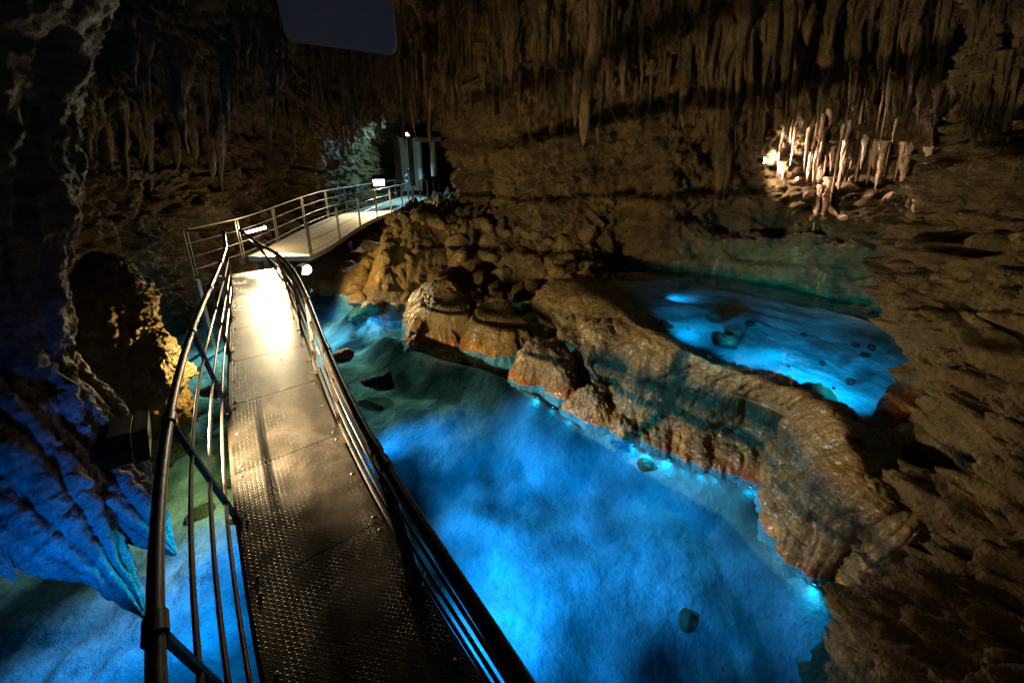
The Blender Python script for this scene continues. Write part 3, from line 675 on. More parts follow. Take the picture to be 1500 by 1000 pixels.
# dark rocks standing in the upper pool
for i, (px, py, s) in enumerate([(1045, 462, .13), (1060, 495, .22), (1075, 485, .16), (1255, 502, .055), (1277, 505, .06), (1268, 516, .06), (1178, 487, .05), (1205, 528, .05), (1247, 555, .06), (1100, 470, .08)]):
    p = P(px, py, UP - .02); boulder((p[0], p[1], UP - .06), s, 130 + i, 'dark red-brown stone breaking the surface of the upper pool', 'stones in the upper pool', me=BMD, name='stone')
# dark rocks on the bed of the lower pool
for i, (px, py, s) in enumerate([(550, 545, .26), (942, 705, .1), (1003, 905, .10), (300, 560, .26), (325, 620, .2), (330, 700, .14), (290, 750, .16)]):
    p = P(px, py, -.45); boulder((p[0], p[1], ground_at(p[0], p[1]) + s * .05), s, 150 + i, 'dark stone lying on the bed of the lower pool', 'stones on the pool bed', name='stone').scale.z *= .5

# ================================================================== LEFT PILLAR AND DRAPERY
def sweep_np(pts, rad, ns, nt, squash=1.0):
    pts = np.array(pts, float); ts = np.linspace(0, len(pts) - 1.0001, nt); C = crspline(pts, ts, False); r = crspline(np.array(rad, float)[:, None], ts, False)[:, 0]
    T = np.gradient(C, axis=0); T /= np.linalg.norm(T, axis=1, keepdims=True)
    ref = np.array([0.3, 1, 0.05]); A = np.cross(T, ref); A /= np.linalg.norm(A, axis=1, keepdims=True); B = np.cross(A, T)
    a = np.linspace(0, 2 * math.pi, ns, endpoint=False)
    return C[:, None] + (A[:, None] * np.cos(a)[None, :, None] + B[:, None] * np.sin(a)[None, :, None] * squash) * np.maximum(r, .002)[:, None, None], C
def rock_sweeps(name, sweeps, mat, label, cat, amp=1.0, ns=160, nt=220, flutes=0.0):
    Vs, Fs, b = [], [], 0
    for pts, rad in sweeps:
        G, C = sweep_np(pts, rad, ns, nt, 0.8); out = G - C[:, None]; rr = np.linalg.norm(out, axis=2, keepdims=True); N = out / (rr + 1e-6)
        Pn = G.reshape(-1, 3); Nn = N.reshape(-1, 3)
        d = fbm(Pn * 2.0, 3) * .16 + fbm(Pn * 6, 4, gain=.6, mode=1) * .07 + fbm(Pn * 16, 3, gain=.6) * .03 + fbm(np.stack([Pn[:, 0] * 7, Pn[:, 1] * 7, Pn[:, 2] * 1.2], 1), 2, mode=2) * .06
        d = d * amp * np.clip(rr.reshape(-1) / .22, .1, 1)
        if flutes:
            aa = np.tile(np.arange(ns) / ns * 9.0, nt) + 0.5 * fbm(Pn * 1.5, 2); d = d * .6 + flutes * (1 - (2 * (aa - np.floor(aa)) - 1) ** 2 - .5) * rr.reshape(-1)
        Vs.append(Pn + Nn * d[:, None]); F = grid_faces(nt, ns, True) + b; Fs.append(F); b += len(Pn)
    o = link(name, mesh_np(name, np.concatenate(Vs), np.concatenate(Fs)), mat); return tag(o, label, cat)
pc = D(195, 560, 5.0)
rock_sweeps('rock_pillar', [
    ([(pc[0] - .05, 5.0, -.7), (pc[0], 5.0, .2), (pc[0] + .0, 5.0, 1.1), (pc[0] - .02, 5.05, 1.8), (pc[0] - .1, 5.1, 2.35), (pc[0] - .2, 5.2, 2.6)], [.62, .58, .56, .5, .36, .05]),
    ([(pc[0] + .42, 5.0, .6), (pc[0] + .42, 5.0, 1.4), (pc[0] + .44, 5.0, 2.0), (pc[0] + .46, 5.0, 2.32)], [.3, .28, .16, .012]),
    ([(pc[0] + .2, 4.95, .8), (pc[0] + .22, 4.95, 1.6), (pc[0] + .26, 4.95, 2.1), (pc[0] + .3, 4.95, 2.36)], [.3, .28, .16, .012])],
    M_BOULD, 'craggy rock pillar left of the footbridge, lit warm along its right edge', 'rock', 1.3)
def DZ(px, py, y): return tuple(D(px, py, y))
rock_sweeps('flowstone_drapery', [
    ([DZ(-120, 500, 2.9), DZ(-20, 610, 2.8), DZ(90, 740, 2.65), DZ(165, 835, 2.5), DZ(214, 905, 2.35)], [.30, .34, .27, .16, .015]),
    ([DZ(-60, 470, 3.2), DZ(50, 590, 3.1), DZ(140, 700, 2.95), DZ(210, 770, 2.8), DZ(258, 812, 2.7)], [.30, .34, .27, .16, .015]),
    ([DZ(0, 480, 3.5), DZ(80, 570, 3.4), DZ(150, 640, 3.3), DZ(190, 690, 3.2), DZ(222, 740, 3.1)], [.3, .34, .26, .14, .015]),
    ([DZ(-160, 560, 2.7), DZ(-60, 660, 2.6), DZ(40, 760, 2.5), DZ(110, 820, 2.45), DZ(150, 852, 2.4)], [.26, .3, .24, .14, .015]),
    ([DZ(-120, 620, 3.1), DZ(-20, 690, 3.0), DZ(70, 740, 2.9), DZ(130, 780, 2.8)], [.3, .34, .26, .1]),
    ([DZ(-180, 620, 2.3), DZ(-90, 720, 2.3), DZ(-30, 790, 2.25), DZ(22, 848, 2.2)], [.14, .16, .1, .012]),
    ], M_DRAPE, 'blue-lit fluted flowstone drapery hanging over the water at the lower left', 'rock formation', 1.0, flutes=.3)

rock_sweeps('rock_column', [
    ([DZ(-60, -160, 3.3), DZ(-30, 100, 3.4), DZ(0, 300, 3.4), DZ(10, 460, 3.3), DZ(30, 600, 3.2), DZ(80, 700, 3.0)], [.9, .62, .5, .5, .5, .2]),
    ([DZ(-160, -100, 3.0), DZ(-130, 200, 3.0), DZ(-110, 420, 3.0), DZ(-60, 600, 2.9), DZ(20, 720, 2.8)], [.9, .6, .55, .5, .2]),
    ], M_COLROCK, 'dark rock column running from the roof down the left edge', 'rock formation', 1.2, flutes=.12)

# ================================================================== STALACTITES (parts of the cave roof and walls)
def stal_mesh(seed, mat, twist=0.10, ns=18, nt=44):
    r = np.random.default_rng(seed + 50); t = np.linspace(0, 1, nt); one = np.zeros(nt)
    prof = (1 - t) ** r.uniform(.5, .85)
    prof *= 1 + .55 * fbm(np.stack([t * 5, one + seed * 1.7, one], 1), 3)          # irregular swellings
    prof = np.clip(prof, .06, None) * (1 - .0 * t); prof[-3:] *= (.8, .5, .05)
    for c in r.uniform(.1, .8, 3): prof += .16 * np.exp(-((t - c) / .03) ** 2) * (1 - t)
    a = np.linspace(0, 2 * math.pi, ns, endpoint=False)
    ox = twist * fbm(np.stack([t * 2.6, one + seed, one], 1), 2); oy = twist * fbm(np.stack([t * 2.6, one + seed + 9, one], 1), 2)
    ox -= ox[0]; oy -= oy[0]
    q = np.stack([np.tile(np.cos(a) * 1.6, nt), np.tile(np.sin(a) * 1.6, nt), np.repeat(t * 3.5, ns)], 1) + seed * 2.3
    q2 = np.stack([np.tile(np.cos(a) * 3, nt), np.tile(np.sin(a) * 3, nt), np.repeat(t * 22, ns)], 1) + seed
    flu = 1 + .45 * fbm(q, 2).reshape(nt, ns) + .22 * fbm(q2, 2).reshape(nt, ns)
    G = np.stack([(prof[:, None] * flu) * np.cos(a)[None] + ox[:, None] * 5, (prof[:, None] * flu) * np.sin(a)[None] + oy[:, None] * 5, -t[:, None] + 0 * a[None]], -1)
    me = mesh_np('stalactite', G.reshape(-1, 3), grid_faces(nt, ns, True)[:, ::-1]); me.materials.append(mat); return me
SM = [stal_mesh(s, M_STAL) for s in range(14)]; SC = [stal_mesh(s + 30, M_CALC) for s in range(6)]
def stalactite(loc, length, rad, k, parent=cave_ceiling, meshes=SM, lean=(0, 0), label=None):
    o = link('stalactite', meshes[k % len(meshes)], None, parent); o.location = loc; o.scale = (rad, rad, length)
    o.rotation_mode = 'ZYX'; o.rotation_euler = (lean[1], lean[0], (k * 2.39) % 6.28)
    if label: o['label'] = label
    return o
rs = random.Random(11); cnt = 0
def hang(px, py, pxlen, pxw, k, label=None, meshes=SM, inset=0.35, roof=False):
    h, n = hit(px, py)
    if h is None: return
    zc = h.y * math.cos(PITCH) - (h.z - CAMZ) * math.sin(PITCH); L = pxlen / FPX * zc; rad = pxw / FPX * zc * .5
    back = Vector((h.x, h.y, 0)).normalized()
    lean = -0.17 * max(-1.2, min(1.2, h.x / max(h.y, 2)))
    if roof:                   # hang from the roof of the niche above that spot
        q = h - back * .08; r = BVH.ray_cast(q, Vector((0, 0, 1)))
        
        if r[0] is None or r[3] > 1.0: return
        q = q - back * (.12 * (k % 4)); top = r[0].z + .35
        stalactite(Vector((q.x, q.y, top)), top - h.z + L, rad, k, label=label, meshes=meshes, lean=(lean * .4, 0)); return
    loc = h - back * (rad * .5) + Vector((0, 0, inset * L))
    stalactite(loc, L * (1 + inset), rad, k, label=label, meshes=meshes, lean=(lean, 0))
for i in range(150):           # dense curtain at the upper right
    px = rs.uniform(1040, 1510); py = rs.uniform(-40, 190) + 30 * math.sin(px * .02)
    L_ = rs.choice([50, 70, 90, 120, 170]) * rs.uniform(.8, 1.2)
    if 1125 < px < 1350 and py + L_ > 195: py = 185 - L_ * rs.uniform(1.0, 1.3)
    hang(px, py, L_, rs.choice([9, 13, 18, 24, 30]), i)
for i in range(52):            # curtain above the tunnel
    px = rs.uniform(340, 680); py = rs.uniform(10, 150)
    hang(px, py, rs.uniform(40, 110), rs.uniform(9, 20), i + 3)
for i in range(34):            # scattered along the centre top
    px = rs.uniform(660, 1040); py = rs.uniform(-30, 90)
    hang(px, py, rs.uniform(40, 110), rs.uniform(10, 22), i + 5)
for i in range(24):            # dark columns at the upper left
    px = rs.uniform(80, 340); py = rs.uniform(40, 190)
    hang(px, py, rs.uniform(60, 150), rs.uniform(16, 30), i + 7)
p = D(872, 2, 7.6)
stalactite(Vector((p[0], p[1], p[2] + .5)), 3.1, .17, 4, label='longest stalactite, a thin spike hanging clear in the centre')
for (px, py, L, wd) in [(795, -5, 95, 16), (805, 20, 70, 12), (800, -10, 60, 26), (1195, 120, 105, 44), (625, 50, 110, 18), (605, 80, 115, 16), (520, 70, 80, 18)]:
    hang(px, py, L, wd, px)
fr_ = MB(); rf = random.Random(21)
for i in range(520):
    px = rf.choice([rf.uniform(330, 700), rf.uniform(700, 1500), rf.uniform(1030, 1500)]); py = rf.uniform(-30, 210) if px > 1000 else rf.uniform(-20, 170)
    if 1125 < px < 1350 and py > 150: continue
    h, n = hit(px, py)
    if h is None: continue
    zc = h.y * math.cos(PITCH) - (h.z - CAMZ) * math.sin(PITCH); L = rf.uniform(18, 70) / FPX * zc; rad = rf.uniform(1.6, 4.0) / FPX * zc; b_ = Vector((h.x, h.y, 0)).normalized()
    t0 = h - b_ * rad + Vector((0, 0, .3 * L)); ln_ = .15 * max(-1.2, min(1.2, h.x / max(h.y, 2)))
    fr_.tube([t0 + Vector((ln_ * L * q + rf.uniform(-.2, .2) * rad, rf.uniform(-.2, .2) * rad, -1.3 * L * q)) for q in (0, .25, .5, .75, 1)], [rad, rad * rf.uniform(.6, .95), rad * rf.uniform(.45, .7), rad * .35, .003], 6, False)
tag(fr_.build('stalactite_fringe', M_STAL, cave_ceiling, True), 'fringe of thin drip straws between the larger stalactites', kind='stuff')
# pale calcite straws and knobs in the lit niche
rc = random.Random(3)
for i, (px, py, L, wd) in enumerate([(1146, 195, 42, 7), (1156, 195, 28, 8), (1202, 215, 60, 10), (1218, 230, 40, 8), (1240, 195, 70, 12), (1252, 210, 50, 8), (1285, 205, 75, 12), (1288, 240, 60, 10), (1297, 225, 80, 10), (1315, 230, 60, 8), (1325, 235, 90, 12), (1341, 285, 60, 9), (1331, 300, 45, 7), (1272, 240, 60, 7), (1355, 230, 70, 9), (1365, 240, 60, 10), (1222, 275, 40, 10), (1210, 290, 50, 12), (1488, 190, 60, 12)]):
    hang(px, py, L * .6, wd, i, meshes=SC, label='pale calcite stalactite in the lamp-lit niche' if px < 1400 else None, roof=px < 1330)
for i in range(44):
    hang(rc.uniform(1138, 1330), rc.uniform(190, 300), rc.uniform(4, 50), rc.choice([3, 4, 5, 7, 9]), i + 2, meshes=SC, roof=True)
calc = []
for i, (px, py, s) in enumerate([(1200, 262, .26), (1245, 235, .24), (1268, 288, .22), (1222, 310, .16), (1235, 318, .15), (1170, 262, .15), (1185, 285, .2), (1210, 240, .2), (1232, 275, .26), (1255, 262, .2), (1280, 262, .16), (1300, 290, .18), (1195, 305, .14)]):
    h, n = hit(px, py)
    m = BM[(i + 2) % 8].copy(); m.materials.clear(); m.materials.append(M_CALC)
    o = link('calcite_knob', m, None, cave_wall); o.location = h - Vector((h.x, h.y, 0)).normalized() * .05; o.scale = (s * .42, s * .4, s * 1.15); o.rotation_euler = (i * .3, i * .2, i * 3)
    o['label'] = 'pale calcite knob in the lamp-lit niche'

# ================================================================== THE FOOTBRIDGE
DECK = 1.10
def fit(px_list, z, deg=3):
    q = np.array([P(a, b, z) for a, b in px_list]); d = np.array([-.58, .81]); s = q[:, :2] @ d; n = q[:, :2] @ np.array([.81, .58])
    return np.polyfit(s, n, deg)
LE = fit([(340, 400), (338, 450), (338, 540), (337, 620), (340, 680), (347, 760), (356, 850), (372, 920), (397, 1000)], DECK)
RE = fit([(420, 418), (445, 498), (464, 546), (483, 591), (506, 652), (530, 700), (578, 798), (648, 906), (697, 975)], DECK)
LRf = fit([(330, 362), (317, 396), (297, 443), (277, 500), (257, 566), (242, 633), (233, 687), (230, 734), (227, 800), (225, 867), (228, 934), (232, 1000)], DECK + 1.05)
RRf = fit([(440, 415), (461, 466), (480, 514), (502, 566), (534, 630), (571, 687), (614, 759), (661, 831), (718, 910)], DECK + 1.05)
S0, S1 = 1.35, 10.3                  # along-bridge range that was measured
def edge(c, s):
    sc = np.clip(s, S0 + .1, S1); n = np.polyval(c, sc)
    if s < S0 + .1:                   # straight on behind the camera
        n = n + (s - sc) * float(np.polyval(np.polyder(c), sc))
    return np.array([-.58 * s + .81 * n, .81 * s + .58 * n])
def ramp_z(s): return DECK + 0.22 * float(sstep(9.3, 10.6, s)) 
def rail_pt(side, s, f, s_rail_shift=0.0):    # f = 0 at the deck, 1 at the handrail: the posts lean a little outwards
    a = edge(LE if side < 0 else RE, s); b = edge(LRf if side < 0 else RRf, s)
    q = a * (1 - f) + b * f; return Vector((q[0], q[1], ramp_z(s) + 1.05 * f))
bridge = empty('footbridge', (*edge(RE, 2.0), 0)); tag(bridge, 'narrow steel footbridge of tread plates with dark tube railings', 'footbridge')
BI = bridge.matrix_basis.inverted(); 
def bpart(o):
    o.matrix_parent_inverse = Matrix.Translation(-Vector(bridge.location)); return o
# deck plates
seams = [-1.2, 0.1, 1.3, 2.5, 3.75, 5.0, 6.2, 7.5, 8.6, 9.5, 10.6]
for a, b in zip(seams[:-1], seams[1:]):
    ss = np.linspace(a + .004, b - .004, 12); V = []; UVs = []
    for s in ss:
        l = edge(LE, s); r = edge(RE, s)
        for k in range(5):
            q = l * (1 - k / 4) + r * (k / 4); V.append((q[0], q[1], ramp_z(s))); UVs.append((k / 4 * .95, s))
    nv = len(V); V += [(x, y, z - .02) for x, y, z in V]
    Ft = [(i * 5 + k, i * 5 + k + 1, (i + 1) * 5 + k + 1, (i + 1) * 5 + k) for i in range(11) for k in range(4)]
    Fb = [tuple(i + nv for i in f[::-1]) for f in Ft]
    bd = [i * 5 for i in range(12)] + [55 + k for k in range(1, 5)] + [i * 5 + 4 for i in range(10, -1, -1)] + [k for k in range(3, 0, -1)]
    Fs = [(bd[i], bd[(i + 1) % len(bd)], bd[(i + 1) % len(bd)] + nv, bd[i] + nv) for i in range(len(bd))]
    me = bpy.data.meshes.new('deck_plate'); me.from_pydata(V, [], Ft + Fb + Fs); me.update()
    uvl = me.uv_layers.new(name='UVMap'); UV2 = UVs + UVs
    for lp in me.loops: uvl.data[lp.index].uv = UV2[lp.vertex_index]
    pl_ = bpart(link('deck_plate', me, M_DECK, bridge))
    if a > .5:
        for sb in (a + .07, (a + b) / 2, b - .07):
            for fq in (.06, .94):
                q_ = edge(LE, sb) * (1 - fq) + edge(RE, sb) * fq
                bo = MB().lathe([(.013, 0), (.013, .006), (.008, .010)], (q_[0], q_[1], ramp_z(sb)), 8).build('bolt', M_GALV, pl_, True)
for side, c in ((-1, LE), (1, RE)):
    pts = []
    for s in np.arange(-1.2, 10.6, .25):
        q = edge(c, s); pts.append((q[0] - side * .0 , q[1], ramp_z(s) - .11))
    m = MB()
    for i in range(len(pts) - 1): m.bar(Vector(pts[i]), Vector(pts[i + 1]), .05, .17)
    bpart(m.build('stringer', M_RAIL, bridge))
for s in np.arange(-.8, 10.4, 1.25):
    l = edge(LE, s); r = edge(RE, s); bpart(MB().bar((l[0], l[1], ramp_z(s) - .1), (r[0], r[1], ramp_z(s) - .1), .06, .1).build('cross_beam', M_RAIL, bridge))
for s in (1.6, 5.2, 8.4):
    for c in (LE, RE):
        q = edge(c, s); bpart(MB().tube([(q[0], q[1], -1.0), (q[0], q[1], ramp_z(s) - .15)], .05, 10).build('support_leg', M_RAIL, bridge, True))
def railpath(side, f, a, b, n=60): return [rail_pt(side, s, f) for s in np.linspace(a, b, n)]
# left railing: one handrail; right railing: two lengths with a joint near the camera
bpart(MB().tube(railpath(-1, 1.0, -1.0, 10.25), .03, 14).build('handrail', M_RAIL, bridge, True))
JR = 2.02
bpart(MB().tube(railpath(1, 1.0, JR, 10.3), .032, 14).build('handrail', M_RAIL, bridge, True))
bpart(MB().tube(railpath(1, 1.0, -1.0, JR - .035), .032, 14).build('handrail', M_RAIL, bridge, True))
for f in (.21, .45, .70):
    bpart(MB().tube(railpath(-1, f, -1.0, 10.25), .013, 8).build('rail_bar', M_BAR, bridge, True))
    bpart(MB().tube(railpath(1, f, JR, 10.3), .014, 8).build('rail_bar', M_BAR, bridge, True))
    bpart(MB().tube(railpath(1, f, -1.0, JR - .035), .011, 8).build('rail_bar', M_BAR, bridge, True))
for side, plist in ((-1, [.2, 1.6, 3.15, 4.85, 6.5, 8.1, 9.5, 10.25]), (1, [.5, 1.9, JR + .04, 3.6, 5.2, 6.8, 8.3, 9.6, 10.3])):
    for s in plist:
        a = rail_pt(side, s, -.10); b = rail_pt(side, s, .985)
        o = bpart(MB().bar(a, b, .05, .014).build('post', M_RAIL, bridge))
        if s > -.5:
            pa, pb = rail_pt(side, s - .045, 1.0), rail_pt(side, s + .045, 1.0)
            bpart(MB().tube([pa, pb], .041, 12).build('rail_clamp', M_RAIL, bridge, True))
        o2 = MB().box(rail_pt(side, s, 0.03), (.09, .09, .014)).build('foot_plate', M_RAIL, bridge); bpart(o2)

# ================================================================== LANDING AND FAR WALKWAY
far = empty('far_walkway', (-6.2, 12, 1.3)); tag(far, 'pale concrete walkway with thin grey railings leading back into the tunnel', 'walkway')
def fpart(o): o.matrix_parent_inverse = Matrix.Translation(-Vector(far.location)); return o
def fz_(y): return 1.32 + .38 * float(sstep(9.5, 15.0, y))
def fx(y, side):            # left / right edge of the far walkway
    return (-7.25 if side < 0 else -5.45) + .035 * max(0, y - 12) + (0.0 if side < 0 else -.1 * max(0, 11 - y))
fl = MB(); ysl = list(np.arange(10.0, 27, .6))
for i in range(len(ysl) - 1):
    y0, y1 = ysl[i], ysl[i + 1]; rx0, rx1 = fx(y0, 1), fx(y1, 1)
    if y1 <= 10.0: rx0, rx1 = -6.55, -6.55
    V = [(fx(y0, -1), y0, fz_(y0)), (rx0, y0, fz_(y0)), (rx1, y1, fz_(y1)), (fx(y1, -1), y1, fz_(y1))]; V += [(a, b, c - .14) for a, b, c in V]
    fl.add(V, [(0, 1, 2, 3), (7, 6, 5, 4), (0, 4, 5, 1), (1, 5, 6, 2), (2, 6, 7, 3), (3, 7, 4, 0)])
fpart(fl.build('walk_slab', M_CONC, far))
def frail(side, a, b, h): return [(fx(y, side) + side * .02, y, fz_(y) + h) for y in np.arange(a, b + .01, .4)]
for side, (a, b) in ((-1, (8.2, 26)), (1, (10.0, 26))):
    fpart(MB().tube(frail(side, a, b, 1.05), .020, 10).build('handrail', M_GALV, far, True))
    for h in (.42, .74, .12): fpart(MB().tube(frail(side, a, b, h), .008, 8).build('rail_bar', M_GALV, far, True))
    for y in np.arange(a, b + .1, 1.6):
        for dy in (0, .09):
            x = fx(y, side) + side * .02; fpart(MB().box((x, y + dy, fz_(y) + .5), (.026, .026, 1.05)).build('post', M_GALV, far))
# cross rails at the end of the landing, and the posts that carry it
fpart(MB().tube([(-7.2, 8.2, 2.37), (-6.5, 8.2, 2.37)], .024, 10).build('handrail', M_GALV, far, True))
for (x, y) in [(-7.25, 8.22), (-6.9, 8.5), (-7.2, 10.4), (-5.5, 12.5), (-5.4, 15.5)]:
    fpart(MB().box((x, y, .5), (.09, .09, 1.45)).build('support_leg', M_GALV, far))

# ================================================================== TUNNEL SHELTER, PERSON
sh = empty('tunnel_shelter', tuple(D(625, 265, 22.5))); tag(sh, 'small shelter with pale columns and brown lintel at the tunnel mouth', 'shelter')
def spart(o): o.matrix_parent_inverse = Matrix.Translation(-Vector(sh.location)); return o
for (px, y0, y1, mat, r, nm, dep) in [(617, 204, 262, M_COLUMN, .14, 'column', 23.0), (636, 204, 258, M_COLUMN, .16, 'column', 22.0)]:
    a = D(px, y1, dep); b = D(px, y0, dep); spart(MB().tube([(a[0], dep, a[2]), (a[0], dep, b[2])], r, 14).build(nm, mat, sh, True))
for (px, y0, y1, dep, wd) in [(585, 196, 268, 19.5, .26), (605, 200, 272, 20.0, .2)]:
    a = D(px, y1, dep); b = D(px, y0, dep); spart(MB().box((a[0], dep, (a[2] + b[2]) / 2), (wd, .25, b[2] - a[2])).build('dark_post', M_BLACK, sh))
a = D(612, 205, 22.4); b = D(650, 205, 22.4); spart(MB().box(((a[0] + b[0]) / 2, 22.4, a[2]), (b[0] - a[0], 1.6, .2), None, .02).build('lintel', M_LINTEL, sh))
spart(MB().box((D(597, 225, 24)[0], 24.6, 3.6), (1.3, .1, 3.2)).build('back_panel', M_COLUMN, sh))

def person(loc, h, rz):
    import bmesh
    root = empty('person', loc, (0, 0, rz)); tag(root, 'person in a pale top standing at the tunnel railing beside the dark posts', 'person')
    def skin(name, joints, edges, mat):
        bm = bmesh.new(); lay = bm.verts.layers.skin.verify(); vs = []
        for i, j in enumerate(joints):
            v = bm.verts.new(j[:3]); v[lay].radius = (j[3], j[4] if len(j) > 4 else j[3]); v[lay].use_root = (i == 0); vs.append(v)
        for a_, b_ in edges: bm.edges.new((vs[a_], vs[b_]))
        me = bpy.data.meshes.new(name); bm.to_mesh(me); bm.free(); o = link(name, me, mat, root); o.modifiers.new('skin', 'SKIN')
        o.modifiers.new('sub', 'SUBSURF').render_levels = 2
        return o
    k = h / 1.7
    J = [(0, 0, .95, .15, .11), (0, 0, 1.18, .14, .10), (0, .01, 1.38, .17, .10), (0, .01, 1.47, .06), (0, -.01, 1.56, .085, .095), (0, -.01, 1.66, .07, .08),
         (.19, 0, 1.38, .055), (.25, -.05, 1.12, .042), (.18, -.26, 1.05, .034), (.14, -.34, 1.06, .03), (-.19, 0, 1.38, .055), (-.25, -.05, 1.12, .042), (-.18, -.26, 1.05, .034), (-.14, -.34, 1.06, .03),
         (.1, 0, .86, .09), (.11, -.02, .48, .065), (.11, 0, .09, .045), (.11, -.14, .04, .04), (-.1, 0, .86, .09), (-.11, -.02, .48, .065), (-.11, 0, .09, .045), (-.11, -.14, .04, .04)]
    J = [tuple(c * k for c in j) for j in J]
    E_ = [(0, 1), (1, 2), (2, 3), (3, 4), (4, 5), (2, 6), (6, 7), (7, 8), (8, 9), (2, 10), (10, 11), (11, 12), (12, 13), (0, 14), (14, 15), (15, 16), (16, 17), (0, 18), (18, 19), (19, 20), (20, 21)]
    skin('body', J, E_, simple('pale_clothing', (0.55, 0.6, 0.66), .8, 0, 0, 8))
    MB().lathe([(.06 * k, 1.71 * k), (.09 * k, 1.69 * k), (.105 * k, 1.62 * k), (.095 * k, 1.56 * k)][::-1], (0, .02 * k, .02)).build('hair', simple('dark_hair', (.02, .015, .012), .6), root, True)
    return root
pp = D(600, 266, 21.0); person((pp[0], 21.0, fz_(21)), 1.68, math.pi * .15)

# ================================================================== HANGING PANEL
hp = D(490, 20, 3.2)
panel = empty('hanging_panel', tuple(hp)); tag(panel, 'plain grey panel with rounded corners hanging in at the top edge', 'panel')
import bmesh
bm = bmesh.new(); wd, ht, rr_ = .92, 1.0, .07; prof = []
for (sx, sz, a0) in ((1, 1, 0), (-1, 1, 90), (-1, -1, 180), (1, -1, 270)):
    for k2 in range(7):
        a = R(a0 + k2 * 15); prof.append((sx * (wd / 2 - rr_) + rr_ * math.cos(a), sz * (ht / 2 - rr_) + rr_ * math.sin(a)))
vf = [bm.verts.new((x, -.02, z)) for x, z in prof]; vb = [bm.verts.new((x, .02, z)) for x, z in prof]
bm.faces.new(vf); bm.faces.new(vb[::-1]); n_ = len(prof)
for i in range(n_): bm.faces.new((vf[(i + 1) % n_], vf[i], vb[i], vb[(i + 1) % n_]))
bmesh.ops.recalc_face_normals(bm, faces=bm.faces[:])
bmesh.ops.bevel(bm, geom=[e for e in bm.edges if abs(e.verts[0].co.y - e.verts[1].co.y) < 1e-6], offset=.007, segments=2, affect='EDGES')
me = bpy.data.meshes.new('panel_board'); bm.to_mesh(me); bm.free(); pb = link('panel_board', me, M_GREY, panel); pb.location = (0, 0, .28); pb.rotation_euler = (0.35, R(8), R(-6))
for sx in (-1, 1): MB().tube([(sx * .3, 0, .7), (sx * .3, .03, 2.6)], .012, 8).build('hanger_rod', M_GALV, panel)

# ================================================================== LAMPS OF THE PLACE, AND ADDED FILL LIGHTS
fl_loc = P(222, 640, 1.28)
fl_loc = np.array([-3.10, 2.62, 1.65])
floodlight('floodlight', tuple(fl_loc), (1.3, 6.5, .95), LIGHTS['flood_dam'], WARMWHITE, 'black floodlight behind the left railing, its dark back to the camera', M_LENS_WARM, .34, 118, soft=.012, blend=.7, hood=True)
sl = P(448, 395, 1.15); floodlight('floodlight', tuple(sl), (sl[0] + 2.6, sl[1] - .15, .6), LIGHTS['star'], WARM, 'glaring warm floodlight on the rocks right of the footbridge end', M_LENS_WARM, .30, 178, bracket=True, blend=.3, bulb=.13)
h, n = hit(1118, 235); al = h - Vector((h.x, h.y, 0)).normalized() * .28
floodlight('floodlight', tuple(al), (al.x + 1.5, al.y - .35, al.z + .02), LIGHTS['alcove'], (1, .76, .6), 'small white spotlight left of the pale stalactite niche', M_LENS_WHITE, .14, 165, bulb=.06)
# bar lamp under the landing rail
bl = empty('bar_lamp', (-7.1, 10.25, 2.0)); tag(bl, 'lit tubular lamp fixed under the landing handrail', 'lamp')
MB().tube([(0, -.45, 0), (0, .45, 0)], .035, 12).build('tube', M_LENS_WHITE, bl, True)
for sy in (-1, 1): MB().box((-.02, sy * .47, .02), (.07, .05, .09)).build('end_cap', M_GALV, bl)
light('lamp_light', 'SPOT', (-6.95, 10.25, 1.98), LIGHTS['bar'], WARMWHITE, bl, (-6.2, 9.2, 1.1), 92, .6, .12)
light('lamp_light', 'POINT', (-6.92, 10.25, 2.05), 45, WARM, bl, None, size=.12)
q = D(555, 268, 16.2); floodlight('floodlight', tuple(q), (q[0] + .4, q[1] - 1.2, q[2] - 1.2), LIGHTS['far'], WARMWHITE, 'glowing floodlight on the far walkway railing', M_LENS_WHITE, .5, 160)
q = D(596, 197, 21.5); floodlight('floodlight', tuple(q), (q[0] - 1.0, q[1] - 1.2, q[2] - 1.6), LIGHTS['pavilion'], ICE, 'ice-white lamp over the tunnel shelter', M_LENS_ICE, .3, 165)
floodlight('floodlight', (-4.62, 5.45, .95), (-5.5, 4.9, 1.0), LIGHTS['pillar'], WARM, 'warm lamp low under the left side of the footbridge end', M_LENS_WARM, .14, 150)
q = P(1040, 522, 1.42); floodlight('floodlight', tuple(q), (q[0] + .8, q[1] + 1.0, .9), 6, CYAN, 'tiny white lamp on the crest of the dam', M_LENS_WHITE, .05, 150, bracket=False)
# two added fill lights, out of view below the camera, brightening walls and bank
floodlight('floodlight', (.62, 1.25, .86), (.9, 10, 5.2), LIGHTS['wall_fill'], WARM, 'added fill light out of view beside the footbridge, pointing at the back wall', M_LENS_WARM, .2, 78, blend=.9)
floodlight('floodlight', (.32, .55, 2.25), (4.2, 3.0, 1.9), LIGHTS['bank_fill'], WARM, 'added fill light out of view by the right handrail, pointing at the right bank', M_LENS_WARM, .2, 90, blend=.9)
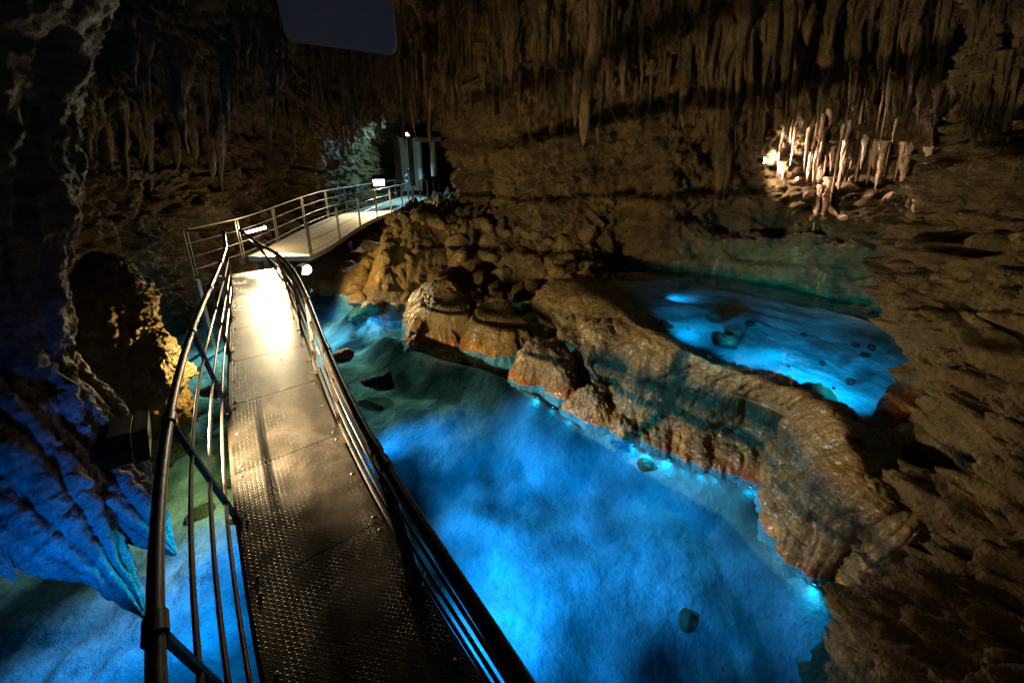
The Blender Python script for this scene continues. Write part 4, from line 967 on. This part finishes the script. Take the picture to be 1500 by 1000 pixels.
# blue lamps of the pools: under the bridge, under the lip of the dam, in the upper pool
def pool_lamp(loc, aim, power, col, label, angle=120, soft=.08, size=.11, blend=.8):
    return floodlight('pool_lamp', loc, aim, power, col, label, M_LENS_BLUE, size, angle, soft=soft, bracket=False, blend=blend)
def gp(px, py): p = P(px, py, -.5); return (p[0], p[1], -.6)
for i, (s, tgt, pw, ang, what) in enumerate([(2.3, (800, 930), 650, 100, 'near the camera'), (3.9, (880, 720), 1250, 85, 'lighting mid-pool'), (5.0, (610, 660), 450, 55, 'by the railing'), (8.0, (515, 478), 650, 50, 'by the yellow mound')]):
    e_ = edge(RE, s); pool_lamp((e_[0] + .0, e_[1], DECK - .24), gp(*tgt), pw, BLUE, 'blue lamp under the right edge of the footbridge, ' + what, ang, blend=1.0)
rl = random.Random(8)
for i in range(22):            # a string of small lamps just under the water line at the foot of the dam
    t_ = 3 + (i + rl.uniform(.2, .8)) / 22 * (len(SHORE) - 4.001); j_ = int(t_); a_, b_ = np.array(SHORE[j_]), np.array(SHORE[j_ + 1]); c_ = a_ + (b_ - a_) * (t_ - j_)
    e_ = floodlight('pool_lamp', (c_[0] - .01, c_[1] - .04, -.05), (c_[0] - .5, c_[1] - .6, -.42), rl.uniform(7, 12), CYAN, 'small blue lamp just under the water line at the foot of the dam', M_LENS_BLUE, .03, 150, soft=.05, bracket=False, blend=1.0)
    e_['group'] = 'lamps under the water line of the dam'
for (loc, aim) in [((-4.05, 4.75, .86), (-4.35, 4.5, -.5)), ((-3.5, 3.98, .86), (-3.75, 3.7, -.5))]:
    floodlight('floodlight', loc, aim, 330, (1, .42, .08), 'amber lamp under the left edge of the footbridge, ' + ('beside the rock pillar' if loc[1] > 4 else 'beside the black floodlight'), M_LENS_WARM, .1, 92, bracket=False, blend=1.0)
pool_lamp((-4.95, 8.75, .75), (-4.15, 8.9, -.5), 330, CYAN, 'blue lamp on the rocks beside the glaring warm floodlight', 110, .05, .08, 1.0)
for (loc, aim, pw, what) in [((-2.6, 3.2, .8), gp(220, 950), 520, 'aimed at the near left pool'), ((-3.0, 1.5, .55), tuple(D(140, 760, 2.6)), 260, 'aimed up at the flowstone drapery'), ((-5.6, 7.0, .75), gp(300, 465), 90, 'aimed at the far left pool')]:
    pool_lamp(loc, aim, pw, (0, .17, 1) if 'drapery' in what else BLUE, 'blue lamp under the left edge of the footbridge, ' + what, 88 if 'drapery' in what else 110, blend=1.0)
for (px, py, pw, tp_, what) in [(976, 424, 60, (1000, 440), 'at the far tip of the upper pool'), (1005, 500, 260, (1042, 452), 'behind the left of the dam crest'), (1075, 530, 330, (1112, 478), 'behind the middle of the dam crest'), (1150, 558, 380, (1190, 508), 'behind the right of the dam crest'), (1215, 592, 330, (1255, 540), 'at the near end of the upper pool')]:
    p = P(px, py, UP); a = P(*tp_, UP - .3)
    pool_lamp((p[0], p[1], UP + .22), tuple(a), pw, AQUA, 'cyan pool lamp ' + what, 70, .04, .03, 1.0)
